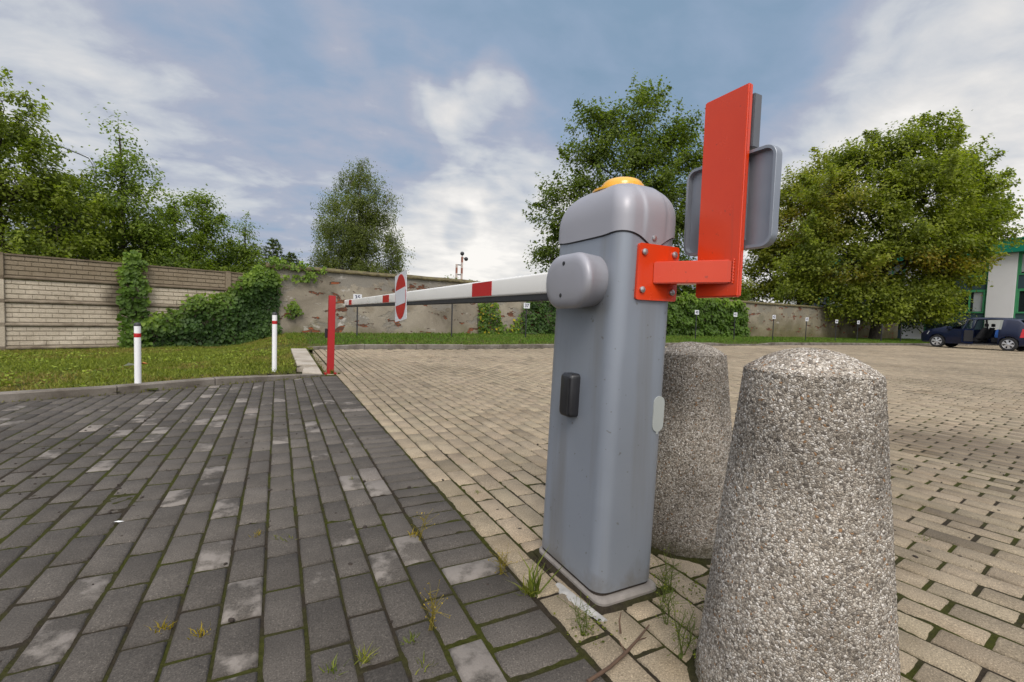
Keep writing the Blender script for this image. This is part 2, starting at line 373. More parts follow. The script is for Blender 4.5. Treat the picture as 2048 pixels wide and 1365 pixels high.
def world():
    w = bpy.data.worlds.new('World'); scn.world = w; w.use_nodes = True
    t = w.node_tree; N = t.nodes; L = t.links; bg = N['Background']; bg.inputs['Strength'].default_value = .1
    def math_(op, a, b=None, clamp=False):
        m = N.new('ShaderNodeMath'); m.operation = op; m.use_clamp = clamp
        for i, v in enumerate((a, b)):
            if v is None: continue
            if hasattr(v, 'links'): L.new(v, m.inputs[i])
            else: m.inputs[i].default_value = v
        return m.outputs[0]
    def vmath(op, a, b=None, s=None):
        m = N.new('ShaderNodeVectorMath'); m.operation = op; L.new(a, m.inputs[0])
        if b is not None:
            if hasattr(b, 'links'): L.new(b, m.inputs[1])
            else: m.inputs[1].default_value = b
        if s is not None: m.inputs['Scale'].default_value = s
        return m
    sky = N.new('ShaderNodeTexSky'); sky.sky_type = 'NISHITA'; sky.sun_disc = False
    sky.sun_elevation = SUN_EL; sky.sun_rotation = SUN_AZ; sky.air_density = 1.2; sky.dust_density = 2
    d = N.new('ShaderNodeTexCoord').outputs['Generated']
    s = N.new('ShaderNodeSeparateXYZ'); L.new(d, s.inputs[0])
    den = math_('ADD', math_('MAXIMUM', s.outputs[2], 0.), .22)
    uv = N.new('ShaderNodeCombineXYZ'); L.new(math_('DIVIDE', s.outputs[0], den), uv.inputs[0]); L.new(math_('DIVIDE', s.outputs[1], den), uv.inputs[1])
    def noise(sc, det, ro, dist, vec):
        n = N.new('ShaderNodeTexNoise'); n.inputs['Scale'].default_value = sc; n.inputs['Detail'].default_value = det; n.inputs['Roughness'].default_value = ro; n.inputs['Distortion'].default_value = dist
        L.new(vec, n.inputs['Vector']); return n
    mp = N.new('ShaderNodeMapping'); mp.inputs['Rotation'].default_value = (0, 0, rad(38)); mp.inputs['Scale'].default_value = (1, 1.3, 1); mp.inputs['Location'].default_value = (1.7, .4, 0); L.new(uv.outputs[0], mp.inputs[0])
    n1 = noise(1.5, 9, .55, .35, mp.outputs[0]).outputs['Fac']; n2 = noise(4.4, 7, .56, .35, mp.outputs[0]).outputs['Fac']
    wn = noise(2.6, 4, .55, .3, d).outputs['Color']
    wd = vmath('NORMALIZE', vmath('ADD', d, vmath('SCALE', vmath('SUBTRACT', wn, (.5, .5, .5)).outputs[0], s=.42).outputs[0]).outputs[0]).outputs[0]
    tot = math_('ADD', math_('MULTIPLY', n1, .66), math_('MULTIPLY', n2, .40))
    for (x, y, z), amp, deg in BLOBS:
        v = Vector((x, y, z)).normalized()
        dt = vmath('DOT_PRODUCT', wd, tuple(v)).outputs['Value']
        mr = N.new('ShaderNodeMapRange'); mr.interpolation_type = 'SMOOTHSTEP'; L.new(dt, mr.inputs[0])
        mr.inputs[1].default_value = math.cos(rad(deg)); mr.inputs[2].default_value = 1.; mr.inputs[3].default_value = 0; mr.inputs[4].default_value = amp
        tot = math_('ADD', tot, mr.outputs[0])
    cr = N.new('ShaderNodeValToRGB'); e = cr.color_ramp.elements
    stops = [(.20, (.235, .345, .480)), (.38, (.30, .395, .540)), (.54, (.415, .450, .555)), (.63, (.58, .61, .66)), (.77, (.80, .785, .77)), (.90, (1.0, .965, .92))]
    while len(e) < len(stops): e.new(.5)
    for i, (p, c) in enumerate(stops): e[i].position = p; e[i].color = (*c, 1)
    L.new(tot, cr.inputs[0])
    sc = vmath('SCALE', cr.outputs[0], s=SKY_GAIN).outputs[0]
    mx = N.new('ShaderNodeMix'); mx.data_type = 'RGBA'; mx.inputs[0].default_value = .94; L.new(sky.outputs[0], mx.inputs[6]); L.new(sc, mx.inputs[7])
    # the cloud deck is brighter overhead and towards the veiled sun than near the horizon
    sdt = vmath('DOT_PRODUCT', d, (math.sin(SUN_AZ)*math.cos(SUN_EL), math.cos(SUN_AZ)*math.cos(SUN_EL), math.sin(SUN_EL))).outputs['Value']
    def rng(v, a, b, lo, hi):
        mr = N.new('ShaderNodeMapRange'); mr.interpolation_type = 'SMOOTHSTEP'; L.new(v, mr.inputs[0])
        for q, w_ in zip((1, 2, 3, 4), (a, b, lo, hi)): mr.inputs[q].default_value = w_
        return mr.outputs[0]
    gain = math_('ADD', rng(s.outputs[2], .52, 1., 1., 2.0), rng(sdt, .1, 1., 0., 2.2))
    wm = N.new('ShaderNodeMix'); wm.data_type = 'RGBA'; L.new(rng(gain, 1., 2.2, 0., 1.), wm.inputs[0]); wm.inputs[6].default_value = (1, 1, 1, 1); wm.inputs[7].default_value = (1.10, 1.01, .885, 1)
    tn = N.new('ShaderNodeVectorMath'); tn.operation = 'MULTIPLY'; L.new(mx.outputs[2], tn.inputs[0]); L.new(wm.outputs[2], tn.inputs[1])
    fin = N.new('ShaderNodeVectorMath'); fin.operation = 'SCALE'; L.new(tn.outputs[0], fin.inputs[0]); L.new(gain, fin.inputs['Scale'])
    L.new(fin.outputs[0], bg.inputs['Color'])
SKY_GAIN = 7.9
BLOBS = [((.423,.881,.213), .26, 22), ((.30,.93,.12), .12, 14), ((.285,.803,.523), .10, 11), ((-.30,.875,.38), .09, 32), ((-.12,.95,.30), .04, 16), ((.93,.31,.20), .34, 26), ((.85,.35,.45), -.10, 18), ((.76,.568,.316), .06, 14),
         ((.349,.833,.43), .14, 5), ((.083,.923,.375), .12, 8), ((.221,.862,.455), -.24, 20), ((-.046,.982,.181), -.10, 12),
         ((.576,.64,.508), -.26, 24), ((.34,.923,.179), -.16, 4), ((.468,.855,.225), -.12, 3.5), ((-.078,.899,.431), -.16, 10), ((.773,.455,.441), -.06, 12)]
world()
sd = bpy.data.lights.new('sun', 'SUN'); sd.energy = 1.4; sd.angle = rad(24); sd.color = (1, .95, .88)
sun = bpy.data.objects.new('sun', sd); link(sun)
sv = Vector((math.sin(SUN_AZ)*math.cos(SUN_EL), math.cos(SUN_AZ)*math.cos(SUN_EL), math.sin(SUN_EL)))
sun.rotation_euler = sv.to_track_quat('Z', 'Y').to_euler(); sun.location = (0, 0, 30)

# ------------------------------------------------------------------ ground sheets
def xs(p, pts):  # piecewise linear
    return np.interp(p, [a for a, b in pts], [b for a, b in pts])
KERB_F = [(-9, 3.2), (-4, 4.25), (-2.7, 4.79), (-1.27, 5.21), (-.57, 5.58), (.24, 5.93), (.53, 6.10)]   # foot of the front kerb
KERB_R = [(.55, 10.45), (4, 10.4), (8, 10.8), (12.5, 11.6), (20, 12.2), (45, 12.4)]                       # foot of the kerb by the wall
def wall_y(x): return xs(x, [(-12, 10.0), (-4.9, 12.75), (-3.1, 13.55), (-.6, 14.25), (6.3, 15.6), (23, 16.5), (60, 17.0)])

KZ = lambda x: xs(x, [(-9, .08), (-.15, .075), (.15, .05), (.53, .010)])
RKZ = lambda x: xs(x, [(.2, .02), (.5, .03), (1.2, .10), (14.5, .10), (15, .04), (17.5, .04), (18, .10), (50, .10)])
def ground_z(x, y):
    """height of the grassed ground"""
    yw = wall_y(x); a = np.clip((y - 5)/np.maximum(yw - 5, .1), 0, 1.3)
    left = .062 - .26*a
    right = .09 + .06*np.clip((y-10.4)/4, 0, 1.2)
    t = np.clip((x + 1.2)/1.6, 0, 1); t = t*t*(3-2*t)
    z = left*(1-t) + right*t
    z = np.minimum(z, np.where(x < .6, KZ(x) + .30*np.maximum(y - xs(x, KERB_F) - .10, -.2), 9))
    return np.minimum(z, np.where(y > 9.6, RKZ(x) - .006 + .30*np.maximum(y - xs(x, KERB_R) - .10, -.2), 9))

def grid_sheet(name, xa, ya, zf, mat, keep=None):
    X, Y = np.meshgrid(xa, ya); Z = zf(X, Y); V = np.stack([X, Y, Z], -1).reshape(-1, 3); nx, ny = len(xa), len(ya)
    i, j = np.meshgrid(np.arange(nx-1), np.arange(ny-1)); a = (j*nx + i).ravel(); F = np.stack([a, a+1, a+nx+1, a+nx], -1)
    if keep is not None:
        c = V[F].mean(1); F = F[keep(c[:, 0], c[:, 1])]
    return obj(name, np_mesh(name, V, [F], True), mat)

# the one big sheet, under everything
g = MB(); g.add([(-600,-600,-.30),(600,-600,-.30),(600,600,-.30),(-600,600,-.30)], [(0,1,2,3)])
tag(g.build('ground', M['soil']), kind='structure')
# paving bed with soil and moss in the joints
xa = np.concatenate([np.arange(-8, -1.2, .4), np.arange(-1.2, 2.2, .0125), np.arange(2.2, 45, 1.0)])
ya = np.concatenate([np.arange(-8, .3, .5), np.arange(.3, 2.6, .0125), np.arange(2.6, 13.2, .5)])
def bed_z(X, Y):
    n = vnoise(X*38, Y*38, 3)*.6 + vnoise(X*85, Y*85, 5)*.4
    near = (X > -1.2) & (X < 2.2) & (Y > .3) & (Y < 2.6)
    lump = np.clip(vnoise(X*3.1, Y*3.1, 9)*1.5 - .3, 0, 1)
    return np.where(near, -.0085 + n*(.003 + .006*lump), -.0055)
tag(grid_sheet('paving_bed', xa, ya, bed_z, M['joint'], lambda x, y: (y < xs(x, KERB_R) + .05) & ~((x < .15) & (y > xs(x, KERB_F) + .10))), kind='structure')
# lawn in front of the fence and the strip under the wall
xa = np.concatenate([np.arange(-14, -1, .25), np.arange(-1, 1, .1), np.arange(1, 60, .5)]); ya = np.concatenate([np.arange(3.2, 10.2, .1), np.arange(10.2, 18, .12), np.arange(18, 60, 2.)])
def lawn_z(X, Y): return ground_z(X, Y) + (vnoise(X*2.2, Y*2.2, 4)-.5)*.02 - .012
def in_lawn(x, y):
    left = ((x < .22) | ((y > 6.62) & (x < .485)) | ((y > 9.25) & (x < .60))) & (y > xs(x, KERB_F) + .06); rear = (y > xs(x, KERB_R) + .08)
    return left | (rear & (x > .2))
tag(grid_sheet('lawn', xa, ya, lawn_z, M['soil'], in_lawn), kind='structure')

# ------------------------------------------------------------------ paving stones
def clip(poly, p, n):
    out = []
    for i in range(len(poly)):
        a, b = poly[i], poly[(i+1) % len(poly)]; da = (a[0]-p[0])*n[0] + (a[1]-p[1])*n[1]; db = (b[0]-p[0])*n[0] + (b[1]-p[1])*n[1]
        if da >= 0: out.append(a)
        if da*db < 0: t = da/(da-db); out.append((a[0]+(b[0]-a[0])*t, a[1]+(b[1]-a[1])*t))
    return out
COLCUT = (.785, 1.018, .965, 1.345)      # hole for the barrier's plinth
def pavers(name, rects, mat, kind):
    """rects: (cx, cy, hx, hy, angle, clip planes)"""
    rs = np.random.RandomState(len(rects)); R = np.array([r[:5] for r in rects]); n = len(R)
    bev = .0065
    def ring(inset, z):
        c = np.array([[-1,-1],[1,-1],[1,1],[-1,1]])[None]*(np.maximum(R[:, 2:4] - inset, .004))[:, None, :]
        ca, sa = np.cos(R[:, 4])[:, None], np.sin(R[:, 4])[:, None]
        return np.stack([R[:, 0:1] + c[..., 0]*ca - c[..., 1]*sa, R[:, 1:2] + c[..., 0]*sa + c[..., 1]*ca, np.full((n, 4), z)], -1)
    jit = rs.uniform(-.0014, .0014, (n, 4, 2)); A, B, C = ring(0, -.05), ring(0, -bev), ring(bev, 0)
    for r in (A, B, C): r[..., :2] += jit
    tilt = rs.normal(0, .0011, (n, 1)); tx = rs.normal(0, .006, (n, 1)); ty = rs.normal(0, .006, (n, 1))
    und = .006*(vnoise(R[:, 0]*1.1, R[:, 1]*1.1, 21)-.5)[:, None]
    for r in (B, C): r[..., 2] += tilt + und + (r[..., 0]-R[:, 0:1])*tx + (r[..., 1]-R[:, 1:2])*ty
    # colours
    cl = vnoise(R[:, 0]*.9, R[:, 1]*.9, 31)
    if kind == 'dark':
        v = rs.normal(1, .13, n)*(.84 + .32*cl); T = np.array([.080, .070, .059])[None]*v[:, None]
        pale = rs.rand(n) < .018; T[pale] = np.array([.20, .175, .15])*rs.uniform(.8, 1.1, (pale.sum(), 1))
    else:
        v = rs.normal(1, .065, n)*(.82 + .32*cl); T = np.array([.275, .222, .152])[None]*v[:, None]; T *= 1 + rs.normal(0, .007, (n, 3))
        dk = rs.rand(n) < .05; T[dk] *= rs.uniform(.6, .85, (dk.sum(), 1))
    T = np.clip(T, .01, .9)
    stain = np.where(rs.rand(n) < .17, rs.uniform(.22, .47, n), 0)
    keep = np.array([r[5] is None for r in rects])
    V = np.concatenate([A, B, C], 1)                       # n,12,3
    base = np.arange(n)[:, None]*12
    fs = [[8, 9, 10, 11]] + [[4+i, 4+(i+1) % 4, 8+(i+1) % 4, 8+i] for i in range(4)] + [[i, (i+1) % 4, 4+(i+1) % 4, 4+i] for i in range(4)]
    F = (base[:, None, :] + np.array(fs)[None])[keep].reshape(-1, 4); tint = np.repeat(T[keep], 9, 0); stn = np.repeat(stain[keep], 9)
    Vl = [V.reshape(-1, 3)]; Fl = [F]; tl = [tint]; sl = [stn]; off = n*12; ex = {}
    for k in np.where(~keep)[0]:
        poly = [tuple(p[:2]) for p in B[k]]
        for p, nn in rects[k][5]:
            poly = clip(poly, p, nn) if len(poly) > 2 else poly
        if len(poly) < 3: continue
        c = np.mean(poly, 0); P = np.array(poly); m = len(P)
        d = c - P; Pin = P + d/np.maximum(np.linalg.norm(d, axis=1, keepdims=True), .001)*bev*1.2
        vv = np.concatenate([np.c_[P, np.full(m, -.05)], np.c_[P, np.full(m, -bev)], np.c_[Pin, np.zeros(m)]]); Vl.append(vv)
        ex.setdefault(m, []).append(([off + 2*m + i for i in range(m)], T[k], stain[k]))
        for a in (0, m):
            for i in range(m):
                j = (i+1) % m; ex.setdefault(4, []).append(([off+a+i, off+a+j, off+a+m+j, off+a+m+i], T[k], stain[k]))
        off += 3*m
    for m, L in ex.items():
        Fl.append(np.array([q[0] for q in L])); tl.append(np.array([q[1] for q in L])); sl.append(np.array([q[2] for q in L]))
    me = np_mesh(name, np.concatenate(Vl), Fl, tint=np.concatenate(tl))
    a = me.attributes.new('stain', 'FLOAT', 'FACE'); a.data.foreach_set('value', np.concatenate(sl).astype(np.float32))
    return tag(obj(name, me, mat), kind='structure')

DX = .0985; BX0, BX1 = .466, .658
dark = []
nrow = 0
x = BX0 - .004 - DX/2
while x > -7.5:                                           # running bond along the drive
    y = -2.5 + (nrow % 2)*.1 + RS.uniform(-.012, .012) + .03
    while y < 6.2:
        cut = None
        yk = float(xs(x, KERB_F))
        if y - .1 < yk - .01:
            if y + .1 > yk - .03: cut = [((x, yk - .015), (.45, -.9))]
            dark.append((x, y, DX/2 - .0043, .0932, 0, cut))
        y += .2
    x -= DX; nrow += 1
y = -2.5
while y < 6.06:                                           # soldier course along the edge
    dark.append(((BX0+BX1)/2 + RS.uniform(-.003, .003), y, .0945, .0450, RS.normal(0, .006), None)); y += .1003
pavers('driveway', dark, M['dark_paver'], 'dark')

tan = []
SP, ANG = (1.10, .55), rad(8)                            # where the second, slightly turned section begins
SN = (math.cos(rad(36)), -math.sin(rad(36)))             # normal of that seam
def side(x, y): return (x-SP[0])*SN[0] + (y-SP[1])*SN[1]
def tan_ok(x, y): return y < float(xs(x, KERB_R)) - .03
row = 0; x = BX1 + .007 + .05
while x < 14:
    y = -1.0 + (row % 2)*.1 + RS.uniform(-.01, .01)
    while y < 12.2:
        d = side(x, y)
        if d < .12 and tan_ok(x, y+.09) and not (x < .9 and y < -.5):
            cut = [] if d > -.12 else None
            if cut is not None: cut = [((SP[0], SP[1]), (-SN[0], -SN[1]))]
            if COLCUT[0]-.1 < x < COLCUT[1]+.1 and COLCUT[2]-.15 < y < COLCUT[3]+.15:
                o4 = [COLCUT[0] - (x-.047), (x+.047) - COLCUT[1], (COLCUT[2] - (y-.096))*.6, ((y+.096) - COLCUT[3])*.6]
                q = int(np.argmax(o4))
                if o4[q] < .01: y += .2; continue
                if x + .047 > COLCUT[0] and x - .047 < COLCUT[1] and y + .096 > COLCUT[2] and y - .096 < COLCUT[3]:
                    cut = [(((COLCUT[0], 0), (-1, 0)), ((COLCUT[1], 0), (1, 0)), ((0, COLCUT[2]), (0, -1)), ((0, COLCUT[3]), (0, 1)))[q]]
            tan.append((x, y, .0462, .0955, 0, cut))
        y += .2
    x += .1; row += 1
# narrow strip of tan paving past the end of the kerb
row = 0
for x in (.56, ):
    y = 6.3
    while y < 10.3: tan.append((x+.04, y, .045, .096, 0, None)); y += .2
ca, sa = math.cos(ANG), math.sin(ANG)
for i in range(-30, 420):                                 # turned section: u across the rows, v along them
    u = (i + .5)*.1
    for j in range(-60, 150):
        v = j*.2 + (i % 2)*.1 + ((i*7919) % 13)*.0030
        x = SP[0] + u*ca - v*sa; y = SP[1] + u*sa + v*ca
        if x > 42 or x < -2 or y < -1.6 or y > 12.5: continue
        if (x*.891 - y*.454) > 1.32*(x*.454 + y*.891) + 1.2: continue      # far outside any view
        d = side(x, y)
        if d < -.12 or not tan_ok(x, y+.1): continue
        tan.append((x, y, .0453, .0945 + ((i*31 + j*17) % 7)*.0003, ANG, None if d > .12 else [((SP[0], SP[1]), SN)]))
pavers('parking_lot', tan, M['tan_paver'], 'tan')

# ------------------------------------------------------------------ kerbs
def kerb(name, pts, side_n, w, h0, mat, seglen, hz=None):
    """row of kerb stones; pts = foot line seen from the paving, stones lie on its far side"""
    P = [Vector((a, b, 0)) for a, b in pts]; mb = MB(); rs = np.random.RandomState(len(pts))
    for a, b in zip(P[:-1], P[1:]):
        L = (b-a).length; k = max(1, round(L/seglen)); d = (b-a).normalized(); n = Vector((-d.y, d.x, 0))*side_n
        for q in range(k):
            p0 = a + (b-a)*(q/k) + d*.004; p1 = a + (b-a)*((q+1)/k) - d*.004
            o = rs.uniform(-.006, .006)
            za, zb = (hz(p0.x) if hz else h0) + o, (hz(p1.x) if hz else h0) + o
            prof = lambda p, z: [p + Vector((0, 0, -.12)), p + Vector((0, 0, z*.86)), p + n*.014 + Vector((0, 0, z)), p + n*w + Vector((0, 0, z)), p + n*w + Vector((0, 0, -.12))]
            mb.loft([prof(p0, za), prof(p1, zb)])
    return tag(mb.build(name, mat, smooth=25), kind='structure')
kerb('kerb', [(a, b) for a, b in KERB_F], 1, .10, .08, M['kerb'], .95, lambda x: float(KZ(x)))
kerb('rear_kerb', KERB_R, 1, .10, .11, M['kerb'], 1.0, lambda x: float(RKZ(x)))

# ------------------------------------------------------------------ the barrier
def shear(p): return (p[0] + .027*p[2], p[1], p[2])
bar = empty('barrier_gate', (.90, 1.155, 0), 'grey metal barrier pillar with a long white lowered boom and yellow lamp on top', 'barrier')
BO = Vector((.90, 1.155, 0))
def bpart(mb, name, mat, parent=None, sh=True, **k):
    """part of the barrier, given in world coordinates"""
    mb.v = [tuple(Vector(shear(p) if sh else p) - BO) for p in mb.v]
    return mb.build(name, mat, parent or bar, **k)
CX0, CX1, CY0, CY1 = .795, 1.008, .989, 1.322
ccx, ccy, chx, chy = (CX0+CX1)/2, (CY0+CY1)/2, (CX1-CX0)/2, (CY1-CY0)/2
def ring_at(z, off=0, r=.042, zf=None, dx=0, dy=0, seg=10, side=36):
    return [(ccx + a, ccy + b, (zf(a, b) if zf else z)) for a, b in rrect(chx + off - dx, chy + off - dy, max(.012, r + off - min(dx, dy)*.25), seg, side)]
def edge_z(a, b):        # wavy lower edge of the cover
    e = 1.040
    if abs(b) > chy - .03: e -= .030*math.exp(-((a-.012)/.043)**2)
    e += .007*math.exp(-((abs(a)-chx)/.05)**2 - ((abs(b)-chy)/.05)**2)
    return e
m = MB(); m.loft([ring_at(z) for z in (.034, .3, .6, .9, 1.06)])
housing = bpart(m, 'housing', M['grey_paint'], smooth=35)
m = MB(); m.loft([ring_at(1.05, -.003), ring_at(0, -.003, zf=lambda a, b: edge_z(a, b) - .0035), ring_at(0, .0015, zf=lambda a, b: edge_z(a, b) - .0035), ring_at(1.05, .0015)], False, False)
bpart(m, 'seal', M['black_rubber'], smooth=35)
m = MB(); rings = [ring_at(0, .0005, zf=lambda a, b: edge_z(a, b)+.001), ring_at(0, .005, zf=edge_z)]
def band(ring, h=.0035):      # raised strip running over the cover
    out = []
    for x, y, z in ring:
        k = 1/(1 + math.exp(-((.038 - abs(x-ccx-.008))/.0022)))
        k = k if abs(abs(x-ccx-.008)) < .2 else 0
        out.append((x, y + (h*k if y > ccy else -h*k) * (1 if abs(y-ccy) > .02 else 0), z + h*.6*k))
    return out
for t in (.02,): rings.append(band(ring_at(1.04 + t, .005)))
zb = 1.088; H = .118
for k in range(0, 15):
    a = PI/2*k/14; ex = 2/2.25
    s_, c_ = math.sin(a)**ex, math.cos(a)**ex
    rings.append(band(ring_at(zb + H*s_, .005, dx=.098*(1-c_), dy=.140*(1-c_), r=.042), .0035*c_ + .0005))
m.loft(rings)
cover = bpart(m, 'cover', M['grey_cover'], smooth=50)
m = MB(); m.lathe([(.0075, -.006), (.0085, 0), (.007, .004), (.003, .005)], n=16, axis='y'); 
m.v = [(ccx + .006 + x, CY0 - .0062 - y, 1.033 + z) for x, y, z in m.v]; bpart(m, 'screw', M['bolt'], cover, smooth=40); cover.children[-1].matrix_parent_inverse.identity()
m = MB(); m.lathe([(.084, 1.189), (.092, 1.193), (.092, 1.199), (.083, 1.202), (.070, 1.204), (.069, 1.210), (.0665, 1.211), (.065, 1.217), (.0615, 1.218), (.059, 1.225), (.052, 1.231), (.040, 1.236), (.024, 1.240), (.008, 1.241)], (ccx + .020, ccy - .004, 0), 40)
bpart(m, 'lamp_dome', M['amber'], smooth=45)
m = MB(); m.lathe([(.060, 1.16), (.060, 1.2)], (ccx + .020, ccy - .004, 0), 24); bpart(m, 'lamp_base', M['black_plastic'], smooth=40)
# handle with lock on the long side
m = MB(); m.loft([[(x, 1.163 + a, .570 + b) for a, b in rrect(.030 - d, .066 - d, .012, 5)] for x, d in ((.796, 0), (.770, 0), (.763, .004), (.760, .010))])
hd = bpart(m, 'lock_handle', M['black_plastic'], smooth=40)
m = MB(); m.box((.7575, 1.135, .512), (.7605, 1.145, .625)); bpart(m, 'grip_rib', M['black_plastic'], hd, bevel=.001)
m = MB(); m.loft([[(.9735 + a, y, .533 + b) for a, b in rrect(.0205, .052 , .0200, 8)] for y in (.990, .9862)]); m.box((.9700, .9868, .474), (.977, .990, .482))
bpart(m, 'keyhole_cover', M['badge'], smooth=40)
# hub of the boom
def hub_ring(x, cy, hy, cz, hz, r): return [(x, cy - a, cz + b) for a, b in rrect(hy, hz, r, 10, 3)]
m = MB(); rs_ = []
for x, cy, hy, cz, hz, r in ((.826, 1.136, .104, .913, .074, .073), (.790, 1.132, .107, .912, .0765, .075), (.760, 1.124, .113, .910, .0785, .077), (.744, 1.117, .117, .908, .0785, .077),
                             (.736, 1.112, .114, .907, .075, .074), (.729, 1.108, .106, .907, .068, .066), (.7250, 1.105, .097, .907, .059, .057), (.7230, 1.103, .085, .907, .048, .046), (.7215, 1.10, .045, .907, .02, .018)):
    rs_.append(hub_ring(x, cy, hy, cz, hz, r))
m.loft(rs_); hub = bpart(m, 'hub_cover', M['grey_cover'], sh=False, smooth=60)
m = MB(); m.loft([hub_ring(x, 1.137, .110, .913, .079, .077) for x in (.838, .8225)]); bpart(m, 'hub_seam_shade', M['black_rubber'], sh=False, smooth=40)  # black ring added as the shadow line where the hub meets the housing
for yy, zz in ((1.112, .957), (1.122, .867)):
    m = MB(); m.lathe([(.0062, .727), (.0062, .7222), (.003, .7215)], (0, yy, zz), 14, axis='x'); bpart(m, 'screw_hole', M['black_plastic'], hub, sh=False, smooth=40)
m = MB(); m.loft([[(.756 + a, y, .9095 + b) for a, b in rrect(.019, .0335, .009, 4)] for y in (1.17, 6.03)]); boom = bpart(m, 'boom', M['boom_white'], sh=False, smooth=40)
m = MB(); m.box((.742, 1.2, .855), (.770, 6.02, .877)); bpart(m, 'rubber_edge', M['black_rubber'], boom, sh=False, bevel=.003)
m = MB(); m.box((.736, 6.03, .874), (.776, 6.036, .945)); bpart(m, 'end_cap', M['boom_white'], boom, sh=False, bevel=.002)
for y0, y1 in ((1.635, 1.835), (3.485, 3.715), (5.44, 5.66)):
    m = MB(); m.box((.7357, y0, .881), (.7373, y1, .937)); bpart(m, 'reflective_band', M['red_band'], boom, sh=False)
# plinth
pl = MB(); pl.loft([[(ccx + a + .004, ccy + b - .006, z) for a, b in rrect(chx + .005 - d, chy + .011 - d, .03, 5)] for z, d in ((-.05, 0), (.015, 0), (.023, .005), (.024, .012))])
pp = pl.build('plinth', M['plinth'], smooth=30); gp = MB(); gp.loft([[(ccx + a, ccy + b, z) for a, b in rrect(chx - .006, chy - .006, .03, 5)] for z in (.020, .040)]); gp.build('dirt_gap', M['dead'], pp); tag(pp, 'low concrete plinth under the grey barrier pillar', 'plinth')

# no entry plate on the boom
ne = empty('no_entry_sign', (.733, 3.105, .912), 'square white plate with red no entry disc fixed to the barrier boom', 'sign')
ne.rotation_euler = (rad(-5), 0, 0)
m = MB(); m.loft([[(x, a, b) for a, b in rrect(.160, .160, .006, 3)] for x in (-.001, .0015)]); m.build('plate', M['white_plate'], ne)
m = MB(); m.lathe([(.150, -.0012), (.150, -.0022)], n=64, axis='x'); m.build('disc', M['red_band'], ne)
m = MB(); m.box((-.0032, -.138, -.052), (-.0023, .138, .052)); m.build('bar', M['white_plate'], ne)
m = MB(); m.tube([(-.004, -.155, .03), (-.006, -.172, .09), (-.01, -.20, .135), (-.012, -.235, .155)], .0018, 6); m.build('cable_tie', M['white_plate'], ne)
m = MB(); m.box((.0016, -.02, -.06), (.004, .02, .06)); m.build('bracket', M['galv'], ne)

# red bracket carrying the back of a square sign
SB = Vector((.955, .986, .93))
sb = empty('sign_bracket', SB, 'bright red steel sign bracket bolted to the end of the grey barrier pillar', 'bracket')
def spart(mb, name, mat, parent=None, **k):
    mb.v = [tuple(Vector(p) - SB) for p in mb.v]; return mb.build(name, mat, parent or sb, **k)
m = MB(); m.loft([[(.9545 + .027*.0 + a + (b)*.03, y, .938 + b) for a, b in rrect(.0755, .078, .008, 4)] for y in (.9885, .9810)])
plate = spart(m, 'mounting_plate', M['red_paint'], smooth=40)
for x, z in ((.900, .992), (1.012, .993), (.897, .888), (1.008, .885)):
    m = MB(); m.lathe([(.0085, 0), (.0095, .0025), (.0085, .0055), (.004, .0075)], n=16, axis='y'); m.v = [(x + a, .981 - b, z + c) for a, b, c in m.v]; spart(m, 'bolt', M['bolt'], plate, smooth=45)
m = MB(); m.prism([(.934, .9815), (1.0485, .815), (1.0485, .919), (1.0040, .9815)], 'z', .9065, .9680)
spart(m, 'tube', M['red_paint'], smooth=30, bevel=.003)
m = MB()
for k in range(22):
    z = .908 + .0028*k; m.lathe([(.0004, -.003), (.0034, -.001), (.0034, .001), (.0004, .003)], (1.0485, .8135 + .001*math.sin(k*2.3), z), 6)
spart(m, 'weld_seam', M['red_paint'], smooth=60)
m = MB(); m.prism([(1.0495, .797), (1.0665, .797), (1.0665, .934), (1.0495, .934)], 'z', .871, 1.408)
spart(m, 'backing_post', M['red_paint'], smooth=30, bevel=.004, seg=3)
ss = empty('square_sign', (1.079, .863, 1.119), 'grey metal back of a square sign with rounded corners on the red bracket', 'sign')
m = MB(); S = lambda d, r: rrect(.137 - d, .1245 - d, r, 8)
m.loft([[(x, a, b) for a, b in S(d, r)] for x, d, r in ((.010, .012, .020), (.010, .0, .030), (-.0115, 0, .030), (-.0125, .001, .029), (-.0125, .008, .022), (.002, .010, .020))])
m.build('panel', M['galv'], ss, smooth=40)
m = MB(); m.box((-.0005, -.055, -.10), (.003, -.049, .10)); m.build('seam_rib', M['galv'], ss)
sx = MB(); sx.box((-.0005, -.060, -.067), (.028, .045, .067)); 
o = sx.build('control_box', M['box_grey'], smooth=30, bevel=.002); o.location = (1.0675, .853, 1.318); tag(o, 'small grey metal box behind the top of the red bracket', 'box')

